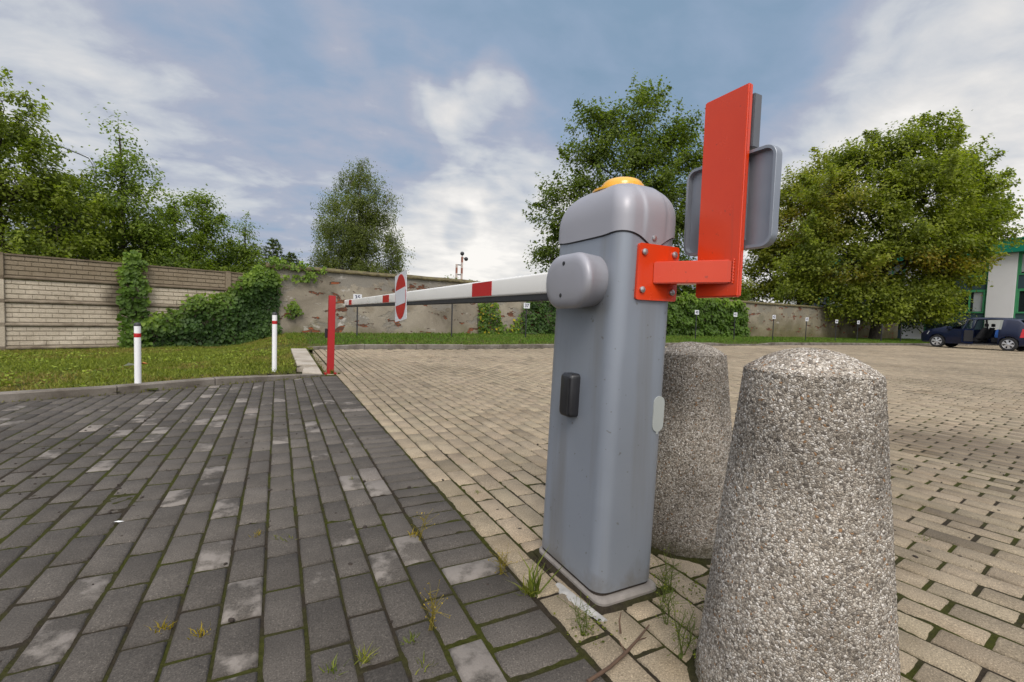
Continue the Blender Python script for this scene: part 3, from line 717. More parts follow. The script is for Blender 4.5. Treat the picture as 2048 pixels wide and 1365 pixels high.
# ------------------------------------------------------------------ concrete bollards
def bollard(name, loc, r0, r1, hs, H, mat, label, seed):
    prof = [(r0, -.03), (r0, 0)] + [(r0 + (r1-r0)*t, hs*t) for t in np.linspace(.01, 1, 170)]
    for a in np.linspace(0, PI/2, 40)[1:-1]: prof.append((r1*math.cos(a), hs + (H-hs)*(1 - math.cos(a)**2.1)))
    n = 320; P = np.array(prof); rs = np.random.RandomState(seed)
    t = np.linspace(0, 2*PI, n, endpoint=False); J = rs.normal(0, .0009, (len(P), n))
    R_ = P[:, :1] + J; Z = P[:, 1:2] + rs.normal(0, .0006, (len(P), n))
    V = np.stack([R_*np.cos(t), R_*np.sin(t), Z], -1).reshape(-1, 3)
    i, j = np.meshgrid(np.arange(n), np.arange(len(P)-1)); a = (j*n + i).ravel(); b = (j*n + (i+1) % n).ravel()
    F = np.stack([a, b, b+n, a+n], -1); top = len(V); V = np.vstack([V, [[0, 0, H]]])
    k = (len(P)-1)*n; ii = np.arange(n); T = np.stack([k+ii, k+(ii+1) % n, np.full(n, top)], -1)
    o = obj(name, np_mesh(name, V, [F, T], True), mat, loc=loc)
    return tag(o, label, 'bollard', 'pebbled concrete bollards by the barrier')
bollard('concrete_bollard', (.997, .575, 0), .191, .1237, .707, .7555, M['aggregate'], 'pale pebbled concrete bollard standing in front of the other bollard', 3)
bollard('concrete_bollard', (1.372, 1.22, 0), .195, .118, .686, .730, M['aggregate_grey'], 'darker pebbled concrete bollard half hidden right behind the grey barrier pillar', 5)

def contact_ring(cx, cy, outline, label, seed):  # dark ring added as contact shade where a foot meets the paving
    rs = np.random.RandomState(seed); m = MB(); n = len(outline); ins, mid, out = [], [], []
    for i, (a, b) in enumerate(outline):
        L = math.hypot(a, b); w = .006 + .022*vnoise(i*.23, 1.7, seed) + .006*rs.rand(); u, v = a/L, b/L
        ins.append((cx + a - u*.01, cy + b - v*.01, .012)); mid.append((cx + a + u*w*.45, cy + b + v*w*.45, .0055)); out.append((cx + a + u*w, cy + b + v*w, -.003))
    m.loft([ins, mid, out], False, False); o = m.build('contact_shade', M['joint'], smooth=60); return tag(o, label, 'dirt', kind='stuff')
contact_ring(.997, .575, [(.190*math.cos(t), .190*math.sin(t)) for t in np.linspace(0, 2*PI, 90, endpoint=False)], 'dark ring added as contact shade around the foot of the front bollard', 1)
contact_ring(1.375, 1.218, [(.194*math.cos(t), .194*math.sin(t)) for t in np.linspace(0, 2*PI, 90, endpoint=False)], 'dark ring added as contact shade around the foot of the rear bollard', 2)
contact_ring(ccx + .004, ccy - .006, rrect(chx + .005, chy + .011, .03, 5, 14), 'dark ring of dirt and added contact shade around the plinth of the pillar', 3)

# ------------------------------------------------------------------ posts on the lawn edge
def white_post(loc, h, label):
    r = empty('marker_post', loc, label, 'post', 'white marker posts along the kerb')
    m = MB(); m.lathe([(.026, -.1), (.026, h-.028)], n=24); m.build('tube', M['white_paint'], r, smooth=40)
    m = MB(); m.lathe([(.0272, h-.03), (.0272, h-.018), (.024, h-.006), (.014, h), (.003, h+.003)], n=24); m.build('cap', M['post_black'], r, smooth=50)
    m = MB(); m.lathe([(.0266, h-.135), (.0270, h-.133), (.0270, h-.099), (.0266, h-.097)], n=24, cap0=False, cap1=False); m.build('reflective_band', M['red_band'], r, smooth=40)
white_post((-1.158, 5.375, .06), .575, 'white marker post with red band standing alone on the lawn, left of the other')
white_post((-.032, 6.04, .05), .715, 'white marker post with red band next to the red post and edging slab')
rp = empty('red_post', (.607, 6.33, 0), 'plain square red steel post without sign at the end of the kerb', 'post'); rp.rotation_euler = (0, rad(.7), 0)
m = MB(); m.box((-.041, -.041, .008), (.041, .041, 1.0)); m.build('shaft', M['red_post'], rp, bevel=.004)
m = MB(); m.box((-.075, -.075, -.01), (.075, .075, .010)); m.build('base_plate', M['red_post'], rp, bevel=.003)
m = MB(); m.box((-.072, .02, .455), (-.0415, .075, .575)); m.build('photocell', M['black_plastic'], rp, bevel=.004)

# ------------------------------------------------------------------ numbered signs of the parking bays
def text_mesh(s, size):
    c = bpy.data.curves.new('digits', 'FONT'); c.body = s; c.size = size; c.align_x = 'CENTER'; c.align_y = 'CENTER'; c.extrude = .001; c.offset = size*.02
    o = bpy.data.objects.new('digits', c); COL.objects.link(o); dg = bpy.context.evaluated_depsgraph_get()
    me = bpy.data.meshes.new_from_object(o.evaluated_get(dg)); bpy.data.objects.remove(o); return me
BAYS = [(1.97, '35', 1.20, 'behind the boom tip'), (4.74, '36', 1.23, 'mostly hidden by the boom'), (7.32, '37', 1.19, 'before the yellowing ivy'),
        (15.23, '40', 1.24, 'before the large ivy'), (17.57, '41', 1.22, 'at the large ivy right end'), (20.2, '42', 1.20, 'before mossy bare plaster'),
        (22.7, '43', 1.16, 'under the tree, nearest the plaster'), (25.2, '44', 1.12, 'in the deepest tree shade'), (27.2, '45', 1.12, 'beside two bare posts'),
        (29.6, None, 1.10, ''), (31.7, None, 1.12, '')]
def bay_sign(x, num, h, where, y=13.4):
    z0 = float(ground_z(np.array(x), np.array(y)))
    if num is None:
        m = MB(); m.box((-.03, -.02, -.1), (.03, .02, h - z0)); o = m.build('bay_post', M['post_black'], bevel=.003); o.location = (x, y, z0)
        return tag(o, {True: 'bare dark post without number plate, nearest to the car', False: 'bare dark post without number plate, next to the last numbered sign'}[x > 30.5], 'post', 'parking bay markers')
    r = empty('bay_sign', (x, y, z0), 'white plate numbered %s on a thin post %s' % (num, where), 'sign', 'parking bay markers')
    m = MB(); m.box((-.018, -.012, -.1), (.018, .012, h - z0 + .02)); m.build('post', M['post_black'], r, bevel=.002)
    m = MB(); m.box((-.115, -.018, h - z0 - .085), (.115, -.0125, h - z0 + .095)); p = m.build('number_plate', M['white_plate'], r, bevel=.001)
    o = obj('digits', text_mesh(num, .155), M['text'], p); o.location = (0, -.0195, h - z0 + .005); o.rotation_euler = (PI/2, 0, 0)
for a in BAYS: bay_sign(*a)

# ------------------------------------------------------------------ edging slab beside the paving
def slab(quads, h, label, name='edging_slab'):
    m = MB(); n = len(quads); m.loft([[(x, y, -.08) for x, y, z in quads], [(x, y, z - .008) for x, y, z in quads], [(x + (.34-x)*.03, y + (7.5-y)*.004, z) for x, y, z in quads]])
    return tag(m.build(name, M['edging'], smooth=30), label, 'slab', 'edging slabs beside the paving')
slab([(.225, 6.62, .095), (.468, 6.55, .085), (.470, 9.3, .10), (.215, 9.3, .10)], .1, 'long pale concrete edging slab between lawn and tan paving')
slab([(.27, 6.13, .050), (.495, 6.12, .032), (.472, 6.50, .078), (.30, 6.44, .066)], .06, 'short broken edging slab next to the foot of the red post')

# ------------------------------------------------------------------ leaves
def norm(a): return a/np.maximum(np.linalg.norm(a, axis=-1, keepdims=True), 1e-6)
def leaf_mesh(name, P, N, T, S, tint, lobed=False, wid=.62):
    """leaves at P with normals N, tips along T, lengths S"""
    N = norm(N); B = norm(np.cross(N, T)); T = np.cross(B, N); S = S[:, None]
    if lobed:
        k = [(0, 0, 0), (-.46, .28, .10), (-.34, .72, .06), (0, 1, -.10), (.34, .72, .06), (.46, .28, .10)]
        V = np.stack([P + B*S*a + T*S*b + N*S*c for a, b, c in k], 1); b0 = np.arange(len(P))[:, None]*6
        F = np.concatenate([b0 + np.array([[0, 3, 2, 1]]), b0 + np.array([[0, 5, 4, 3]])], 1).reshape(-1, 4); tint = np.repeat(tint, 2, 0)
    else:
        k = [(0, 0, 0), (wid/2, .45, .05), (0, 1, -.06), (-wid/2, .45, .05)]
        V = np.stack([P + B*S*a + T*S*b + N*S*c for a, b, c in k], 1); F = np.arange(len(P))[:, None]*4 + np.array([[0, 1, 2, 3]])
    return np_mesh(name, V.reshape(-1, 3), [F], tint=np.clip(np.asarray(tint)*np.array([2.15, 2.05, 1.5]), .003, .6))

RT = np.array([.891, -.454, 0]); DP = np.array([.454, .891, 0])      # across and along the line of sight, for laying out crowns
def tree(name, label, base, lobes, leaves, leaf, dark, light, seed, r0=.16, group=None, droop=0., bark='bark', sig=.34, autumn=None, trunk_top=None, cat='tree', vis_lo=-9, clumps=26):
    rs = np.random.RandomState(seed); base = np.array(base, float)
    root = empty(name, base, label, cat, group)
    L = [(RT*l[0] + DP*(l[3] if len(l) > 3 else rs.uniform(-.6, .6)*np.max(l[2])) + np.array([0, 0, l[1]]), (np.array([l[2], l[2], l[2]*.92]) if not hasattr(l[2], '__len__') else np.array([l[2][0], l[2][0], l[2][1]]))) for l in lobes]
    top = max(c[2] + r[2]*.6 for c, r in L) if trunk_top is None else trunk_top
    top *= .93
    tb = MB(); K = 9; ax = L[int(np.argmax([c[2] for c, r in L]))][0]
    tr = [np.array([ax[0]*(k/K)**1.6*.8 + rs.normal(0, .03)*k**.5*r0*3, ax[1]*(k/K)**1.6*.8 + rs.normal(0, .03)*k**.5*r0*3, -.4 + (top+.4)*k/K]) for k in range(K+1)]
    tb.tube(tr, [r0*(1.25 if k == 0 else 1)*(1 - .9*k/K) + .008 for k in range(K+1)], 9)
    Ps, Ns, Ts, Ss, Cs = [], [], [], [], []
    vol = np.array([np.prod(r)**.72 for c, r in L]); per = np.maximum(20, leaves*vol/vol.sum()).astype(int)
    for (c, r), n in zip(L, per):
        hz = np.clip(c[2] - r[2]*.9, top*.12, top*.93); kk = hz/top*K; k0 = int(min(K-1, kk)); st = tr[k0] + (tr[k0+1]-tr[k0])*(kk-k0)
        mid = (st + c)/2 + rs.normal(0, .12, 3)*r; rl = max(.02, r0*.32*(1-hz/top) + .012*r.mean())
        tb.tube([st, mid, c], [rl, rl*.7, rl*.35], 5)
        nc = max(6, int(clumps*(r.mean()/1.5)**1.3)); d = norm(rs.normal(0, 1, (nc, 3))); d[:, 2] = np.where(d[:, 2] < -.5, -d[:, 2]*.5, d[:, 2]); d = norm(d)
        q = rs.uniform(.25, 1.08, nc)**.62; cc = c + d*q[:, None]*r
        for e in cc[: min(nc, 30)]:
            tb.tube([c + (mid-c)*rs.uniform(0, .5), (c + e)/2 + rs.normal(0, .06, 3)*r, e], [rl*.34, rl*.22, rl*.08 + .004], 3, cap=False)
        cm = rs.rand(nc); w = rs.dirichlet(np.ones(nc)*2.2); idx = rs.choice(nc, n, p=w)
        s_ = sig*(.75 + .5*rs.rand(nc)); g = rs.normal(0, 1, (n, 3))
        if droop:
            strand = rs.normal(0, 1, (nc, 5, 2)); si = rs.randint(0, 5, n); g[:, :2] = strand[idx, si]*.75 + g[:, :2]*.26
            p = cc[idx] + g*s_[idx][:, None]*np.array([1, 1, .15]); p[:, 2] -= rs.rand(n)*droop*(.5 + cm[idx])
        else:
            p = cc[idx] + g*s_[idx][:, None]*np.array([1, 1, .62])
        if not droop:      # outer clumps stretch into sprigs
            sg_ = (q > .8) & (rs.rand(nc) < .55); dv = norm(d + np.array([0, 0, .5])); f = sg_[idx]; tt = rs.rand(n)**1.3
            line = cc[idx] + dv[idx]*(tt*.62*r.mean()*(.6 + cm[idx]*.8))[:, None] + g*(s_[idx] if np.ndim(s_) else s_)[:, None]*(.40*(1.15 - .75*tt))[:, None]
            p = np.where(f[:, None], line, p)
        out = norm(p - np.array([c[0]*.6, c[1]*.6, c[2]])); nn = norm(rs.normal(0, .6, (n, 3)) + out*.55 + np.array([0, 0, .75]))
        t = norm(rs.normal(0, .6, (n, 3)) + out*.4 + np.array([0, 0, -.5 - (1.5 if droop else 0)]))
        u = np.clip(.55*cm[idx] + .45*rs.rand(n), 0, 1)[:, None]; col = np.array(dark)*(1-u) + np.array(light)*u
        if autumn is not None:
            for (au, az, ar), ac, am in autumn:
                uu = p @ RT; dd = np.hypot((uu-au)/ar[0], (p[:, 2]-az)/ar[1]) + rs.normal(0, .25, n); f = (np.clip(1.25-dd, 0, 1)*am*(rs.rand(n) < .75))[:, None]; col = col*(1-f) + np.array(ac)*f
        k_ = p[:, 2] > vis_lo
        Ps.append(p[k_]); Ns.append(nn[k_]); Ts.append(t[k_]); Ss.append((leaf*1.05*rs.uniform(.7, 1.25, n))[k_]); Cs.append((col*rs.uniform(.8, 1.2, (n, 1)))[k_])
    tb.build('trunk', M[bark], root, smooth=60)
    obj('crown', leaf_mesh('crown', *[np.concatenate(a) for a in (Ps, Ns, Ts, Ss, Cs)]), M['leaf'], root)
    return root

def cone(h, r, n, seed, lo=.14, top_r=.22):
    rs = np.random.RandomState(seed); out = []
    for k in range(n):
        t = k/(n-1); z = h*(lo + (1-lo)*t) - top_r*t; rr = (r*(1-t)**.8 + top_r)
        if t > .75: out.append((rs.normal(0, .06), z, (rr*.8, h/n*.9)))
        else:
            m = 3 if rr > .8 else 2
            for q in range(m): out.append((rs.uniform(-.62, .62)*rr if m > 2 and q == 2 else (rr*.55 if q else -rr*.55)*rs.uniform(.7, 1.1), z + rs.normal(0, .12), (rr*.58, h/n*1.0), rs.uniform(-.5, .5)*rr))
    return out
GL = 'row of trees behind the concrete fence'
YG = ((.038, .060, .011), (.140, .172, .030)); MG = ((.034, .058, .012), (.122, .165, .028)); DG = ((.020, .040, .010), (.075, .112, .024)); BG = ((.026, .044, .020), (.080, .108, .046))
tree('leafy_tree', 'tallest yellow-green tree cut by the left edge of the photo, above the concrete fence', (-8.03, 20.93, -.2), [(.15, 7.4, .7, 0), (.65, 6.4, .75, .2), (.2, 5.9, 1.3, -.3), (1.35, 4.8, .8, 0), (.9, 4.4, 1.4, -.4), (2.15, 3.7, .9, .3), (-.6, 4.2, 1.5, .3), (1.9, 2.6, 1.05, 0), (.6, 2.6, 1.5, -.5), (-1.6, 6.0, 1.4, .4), (1.0, 1.6, 1.2, -1.2), (-.8, 1.6, 1.3, -1.0), (2.6, 1.5, .9, -.8)], 40000, .115, *YG, 11, .15, GL, sig=.30)
tree('leafy_tree', 'grey-green tree filling the gap behind the street lamp head and beside the tallest tree', (-7.3, 23.9, -.2), [(-.2, 5.3, .8, 0), (.7, 4.4, 1.0, .2), (-1.0, 4.0, 1.1, 0), (.1, 3.2, 1.5, 0), (1.6, 2.9, 1.0, -.3), (-1.8, 2.4, 1.1, 0), (.6, 1.9, 1.3, .4), (2.4, 2.0, .9, 0), (-1.2, 1.3, 1.0, -.6), (.8, 1.2, 1.1, -.8), (2.6, 1.2, .8, -.4)], 34000, .105, *BG, 12, .11, GL, sig=.30)
tree('leafy_tree', 'pointed green tree with a visible trunk behind the ivy covered fence post', (-5.06, 21.66, -.2), cone(7.35, 1.75, 9, 13, .14, .34) + [(-1.5, 2.4, .95, .6), (1.55, 2.6, .9, .5), (.9, 1.8, .8, .9), (-1.0, 1.3, .8, .2), (1.9, 1.4, .8, .2)], 34000, .105, *MG, 13, .13, GL, sig=.27)
tree('leafy_tree', 'shorter bushy tree right of the pointed tree with the visible trunk', (-3.84, 23.28, -.2), cone(5.5, 1.35, 6, 14, .12, .35) + [(-1.0, 1.9, .9, .4), (1.0, 1.7, .8, 0)], 30000, .105, *MG, 14, .10, GL, sig=.27)
tree('leafy_tree', 'slender tree with a separate tuft on its crown, above the ivy on the fence', (-2.84, 23.9, -.2), cone(5.1, .95, 6, 15, .15, .3) + [(-.15, 5.35, .52, 0), (.1, 4.6, .55, 0)], 24000, .105, *MG, 15, .08, GL, sig=.25)
tree('leafy_tree', 'low bushy tree between the slender tree and the small pointed one', (-2.24, 25.8, -.2), cone(4.6, 1.2, 5, 16, .15, .35) + [(-.7, 1.9, .8, 0), (.8, 1.7, .8, 0)], 19000, .11, *DG, 16, .09, GL, sig=.27)
tree('leafy_tree', 'small pointed tree just left of the two little conifers', (-1.34, 24.25, -.2), cone(4.75, .85, 6, 17, .15, .2) + [(.7, 1.7, .7, 0)], 22000, .10, *MG, 17, .08, GL, sig=.24)

def conifer(label, base, h, r, seed):
    rs = np.random.RandomState(seed); root = empty('conifer', base, label, 'tree', 'little conifers behind the wall')
    tb = MB(); tb.tube([(0, 0, -.3), (0, 0, h*.98)], [.07, .012], 7); P, N, T, S, C = [], [], [], [], []
    z = h*.12
    while z < h*.98:
        rr = r*(1 - z/h)**.85 + .05; nb = int(7 + 5*(1 - z/h)); a0 = rs.rand()*6
        for k in range(nb):
            a = a0 + 2*PI*k/nb + rs.normal(0, .15); L = rr*rs.uniform(.75, 1.12); d = np.array([math.cos(a), math.sin(a), .28]); e = np.array([0, 0, z]) + d*L
            tb.tube([(0, 0, z), tuple(e)], [.014, .004], 3, cap=False)
            n = int(120*L/r) + 16; t = rs.rand(n)**.7; p = np.array([0, 0, z]) + d*L*t[:, None] + rs.normal(0, .045, (n, 3)); p[:, 2] -= .06*t
            P.append(p); N.append(norm(rs.normal(0, .5, (n, 3)) + [0, 0, 1])); T.append(norm(d*1.0 + rs.normal(0, .5, (n, 3)) - [0, 0, .2])); S.append(rs.uniform(.10, .19, n))
            u = rs.rand(n, 1); C.append(np.array([.018, .030, .012])*(1-u) + np.array([.060, .080, .028])*u)
        z += h*.047
    tb.build('trunk', M['bark'], root, smooth=60); obj('crown', leaf_mesh('crown', *[np.concatenate(a) for a in (P, N, T, S, C)], wid=.5), M['leaf'], root)
conifer('little conifer with layered branches, the larger one, left of the birch', (-.27, 33.8, -.2), 5.6, 3.1, 3)
conifer('little conifer with layered branches, the smaller one nearest the birch', (.84, 37.7, -.2), 5.25, 2.5, 4)

tree('birch_tree', 'tall drooping birch standing alone behind the old plaster wall', (4.78, 33.5, -.2), [(.3, 10.9, (.6, 1.0), 0), (-.5, 9.9, (.95, 1.2), .2), (.75, 9.6, (.9, 1.2), -.3), (2.15, 8.6, (.5, 1.2), .1), (-1.6, 8.2, (.9, 1.3), 0), (.2, 8.2, (1.4, 1.3), -.8), (1.4, 7.6, (1.1, 1.3), .3), (-2.2, 6.4, (.85, 1.3), .2), (-.6, 6.3, (1.5, 1.4), -.9), (1.0, 6.0, (1.4, 1.4), -.7), (2.5, 5.9, (.85, 1.2), .2), (-2.3, 4.4, (.9, 1.3), 0), (-.7, 4.1, (1.5, 1.4), -.9), (1.2, 3.9, (1.5, 1.4), -.7), (2.4, 4.0, (.9, 1.3), 0), (-.2, 2.4, (2.1, 1.0), 0), (2.1, 2.7, (1.1, 1.1), 0), (-2.1, 2.8, (1.1, 1.1), 0), (2.9, 5.2, (.6, 1.1), 0), (0, 5.2, (2.0, 1.3), -.3), (.3, 7.2, (1.7, 1.2), 0)],
     75000, .105, (.034, .048, .014), (.096, .118, .036), 21, .2, None, 1.0, 'birch_bark', .40, clumps=44)
tree('leafy_tree', 'large dark green broad tree rising behind the grey barrier pillar', (19.67, 23.65, 0), [(1.4, 14.6, 1.05, 0), (.5, 13.0, 1.9, 0), (-1.9, 13.3, 1.2, .3), (3.2, 12.4, 1.5, 0), (4.1, 10.7, 1.4, .2), (-2.1, 10.9, 1.9, 0), (.9, 10.6, 2.2, -.8), (-3.3, 8.7, 1.7, 0), (3.3, 8.7, 1.9, 0), (0, 8.2, 2.6, -1.0), (-4.1, 6.7, 1.5, 0), (4.1, 6.8, 1.3, .3), (2.0, 6.2, 2.2, 0), (-2.4, 5.6, 2.0, -.6), (-4.5, 4.7, 1.2, 0), (0, 4.2, 2.4, 0), (3.2, 4.2, 1.6, 0), (-3.6, 2.9, 1.4, -.5), (-1.2, 2.4, 1.6, -.8), (1.4, 2.4, 1.6, -.8), (3.8, 2.5, 1.5, -.3), (5.6, 2.4, 1.3, 0), (6.9, 2.2, 1.1, 0)],
     68000, .185, (.022, .038, .009), (.088, .118, .024), 22, .30, 'broad trees behind the wall', sig=.42, clumps=36)
tree('leafy_tree', 'tree with yellowing twigs right behind the right edge of the square sign', (34.6, 21.2, 0), [(1.3, 12.3, 1.25, 0), (.1, 11.3, 1.2, 0), (-.9, 10.2, 1.3, 0), (.4, 9.2, 1.8, -.8), (-1.9, 8.3, 1.5, 0), (1.2, 7.0, 2.0, 0), (-1.4, 6.2, 1.9, -.6), (-2.8, 5.0, 1.4, 0), (.6, 4.4, 2.0, 0), (-1.8, 3.2, 1.6, 0), (-4.0, 3.0, 1.4, 0), (-5.4, 2.4, 1.3, 0), (-3.2, 6.6, 1.2, 0), (-6.6, 2.0, 1.1, 0)],
     50000, .185, (.045, .060, .010), (.165, .178, .026), 23, .22, 'broad trees behind the wall', sig=.42, autumn=[((-.2, 7.6, (2.2, 2.0)), (.20, .125, .015), .55)])
tree('leafy_tree', 'broad tree with orange-tinged lower leaves overhanging the wall by the dark car', (33.6, 15.6, 0), [(2.2, 12.6, 1.25, 0), (.3, 11.5, 1.6, 0), (-1.7, 10.8, 1.5, 0), (3.9, 10.8, 1.6, 0), (5.4, 9.9, 1.2, .2), (-3.2, 9.2, 1.5, 0), (1.6, 8.9, 2.5, -1.2), (5.0, 8.2, 1.7, -.4), (6.5, 8.1, .9, 0), (-1.7, 7.8, 2.1, -.8), (5.8, 6.7, .8, -.4), (4.9, 6.4, 1.1, -.2), (3.4, 6.5, 2.1, -1.4), (-3.9, 6.4, 1.6, 0), (.4, 5.7, 2.3, -1.6), (4.2, 4.6, 1.1, -.6), (-2.6, 4.6, 1.9, -.9), (2.8, 4.3, 1.7, -1.6), (3.1, 3.3, .9, -.8), (-1.0, 3.2, 1.5, -1.4), (1.3, 2.9, 1.2, -1.8), (-3.6, 3.0, 1.2, -.6), (-2.4, 2.1, 1.1, -1.2), (-.4, 1.9, 1.1, -1.5), (1.4, 1.8, 1.0, -1.6), (-4.6, 4.6, 1.3, 0), (-4.9, 2.6, 1.1, 0), (2.9, 1.7, .8, -1.2), (2.2, 2.5, .8, -1.5)],
     120000, .175, (.038, .058, .011), (.152, .178, .030), 24, .30, 'broad trees behind the wall', sig=.42, clumps=34, autumn=[((1.2, 4.7, (3.2, .6)), (.17, .10, .014), .6), ((-2.8, 3.9, (1.8, .5)), (.15, .105, .014), .5), ((-3.6, 8.0, (1.2, 2.2)), (.14, .11, .015), .5)])
tree('bush', 'dark evergreen bush standing past the far end of the plaster wall, left of the car', (43.0, 16.4, 0), [(-1.2, 1.8, 1.5, 0), (.8, 1.7, 1.6, 0), (-.4, 3.4, 1.4, 0), (1.2, 3.2, 1.2, 0), (-2.4, 1.3, 1.1, 0)], 6500, .2, (.008, .018, .010), (.03, .052, .026), 25, .12, None, cat='bush', sig=.4)
tree('bush', 'little shrub top with light leaves peeping over the wall beside the mast', (6.67, 19.0, 0), [(0, 2.2, .28, 0), (-.15, 1.8, .35, 0), (.3, 2.0, .25, 0)], 500, .10, (.045, .07, .014), (.15, .19, .04), 26, .03, None, cat='bush', sig=.14)
tree('bush', 'tiny weedy sprig on top of the wall right of the mast', (7.65, 19.1, 0), [(0, 2.15, .2, 0), (.15, 1.8, .3, 0)], 260, .09, (.045, .06, .014), (.13, .15, .04), 27, .02, None, cat='bush', sig=.12)

# ------------------------------------------------------------------ moulded concrete fence
FA, FB = np.array([-4.90, 12.74]), np.array([-3.03, 13.42])
fd = (FB-FA)/np.linalg.norm(FB-FA); BAY = float(np.linalg.norm(FB-FA)); fang = math.atan2(fd[1], fd[0])
fence = empty('concrete_fence', (FA[0], FA[1], -.17), 'moulded concrete fence with brick pattern panels on the left, partly grown over with ivy', 'fence', rz=fang)
FH = 1.90; PH = .472
M['fence'].node_tree.nodes['fence_coords'].object = fence
def panel_mesh():
    m = MB(); w = BAY - .12; m.box((.06, .010, .002), (.06 + w, .05, PH - .002))
    m.loft([[(.06, y, z) for y, z in ((.01, .002), (-.022, .006), (-.042, .026), (-.042, .050), (-.012, .074), (.01, .078))], [(.06 + w, y, z) for y, z in ((.01, .002), (-.022, .006), (-.042, .026), (-.042, .050), (-.012, .074), (.01, .078))]])
    rs = np.random.RandomState(2); ch = (PH - .082)/4
    for r in range(4):
        z0 = .080 + r*ch; x = .066 - (.095 if r % 2 else 0)
        while x < .06 + w - .02:
            a, b = max(x, .064), min(x + .19, .06 + w - .004)
            if b - a > .03:
                q = rs.uniform(.016, .022); g_ = .007
                e_ = .0012; m.loft([[(a+e_, .0105, z0+.012), (b-e_, .0105, z0+.012), (b-e_, .0105, z0+ch-.003), (a+e_, .0105, z0+ch-.003)],
                        [(a+e_+.003, .0105-q, z0+.012+g_*1.2), (b-e_-.003, .0105-q, z0+.012+g_), (b-e_-.003, .0105-q*.75, z0+ch-.003-g_), (a+e_+.003, .0105-q*.75, z0+ch-.003-g_)]], cap0=False)
            x += .19
    return m.mesh('panel', smooth=20)
pm = panel_mesh()
for b in range(-2, 3):
    for r in range(4):
        o = obj('panel', pm if (b, r) == (-2, 0) else pm, None if (b, r) != (-2, 0) else M['fence'], fence); o.location = (b*BAY, 0, r*PH - .02)
for b in range(-2, 4):
    m = MB(); m.prism([(-.062, -.045), (.062, -.045), (.062, .08), (-.062, .08)], 'z', -.3, FH + .02); o = m.build('post', M['fence'], fence, bevel=.008); o.location = (b*BAY, 0, 0)
for b in range(-2, 3):
    m = MB(); m.box((.062, -.022, FH - .03), (BAY - .062, .06, FH + .008)); o = m.build('capping', M['fence'], fence, bevel=.006); o.location = (b*BAY, 0, 0)

# ------------------------------------------------------------------ old plastered wall
WP = [(-.30, 14.33), (1.5, 14.75), (3.8, 15.2), (6.3, 15.6), (11, 15.9), (17, 16.25), (23, 16.5), (31, 16.75), (39.6, 16.95)]
wall = empty('plaster_wall', (-.30, 14.33, 0), 'long old wall with crumbling plaster, bare bricks and a mossy coping', 'wall')
def wall_local(pts): return [Vector((a + .30, b - 14.33, 0)) for a, b in pts]
def wtop(x): return float(xs(x, [(-1, 2.02), (6, 2.05), (40, 2.05)]))
m = MB(); c2 = MB(); rs = np.random.RandomState(5); rb, rc = [], []
dense = []
for (a, b), (c, d) in zip(WP[:-1], WP[1:]):
    k = max(2, int((c-a)/.35)); dense += [(a + (c-a)*q/k, b + (d-b)*q/k) for q in range(k)]
dense.append(WP[-1])
for x, y in dense:
    p = Vector((x + .30, y - 14.33, 0)); z = wtop(x) + rs.normal(0, .006); n = Vector((.05, -1, 0)).normalized(); j = rs.normal(0, .008)
    rb.append([p + n*j + Vector((0, 0, -.3)), p + n*(j + rs.normal(0, .008)) + Vector((0, 0, .7)), p + n*(j + rs.normal(0, .008)) + Vector((0, 0, 1.4)), p + n*j + Vector((0, 0, z - .07)), p - n*.34 + Vector((0, 0, z - .07)), p - n*.34 + Vector((0, 0, -.3))])
    j2 = rs.normal(0, .012)
    rc.append([p + n*(.075 + j2) + Vector((0, 0, z - .085 + j2*.5)), p + n*(.08 + j2) + Vector((0, 0, z - .045)), p - n*.13 + Vector((0, 0, z + .045 + rs.normal(0, .006))), p - n*.42 + Vector((0, 0, z - .05)), p - n*.42 + Vector((0, 0, z - .09))])
m.loft(rb); m.build('masonry', M['plaster'], wall, smooth=40); c2.loft(rc); c2.build('coping', M['coping'], wall, smooth=30)

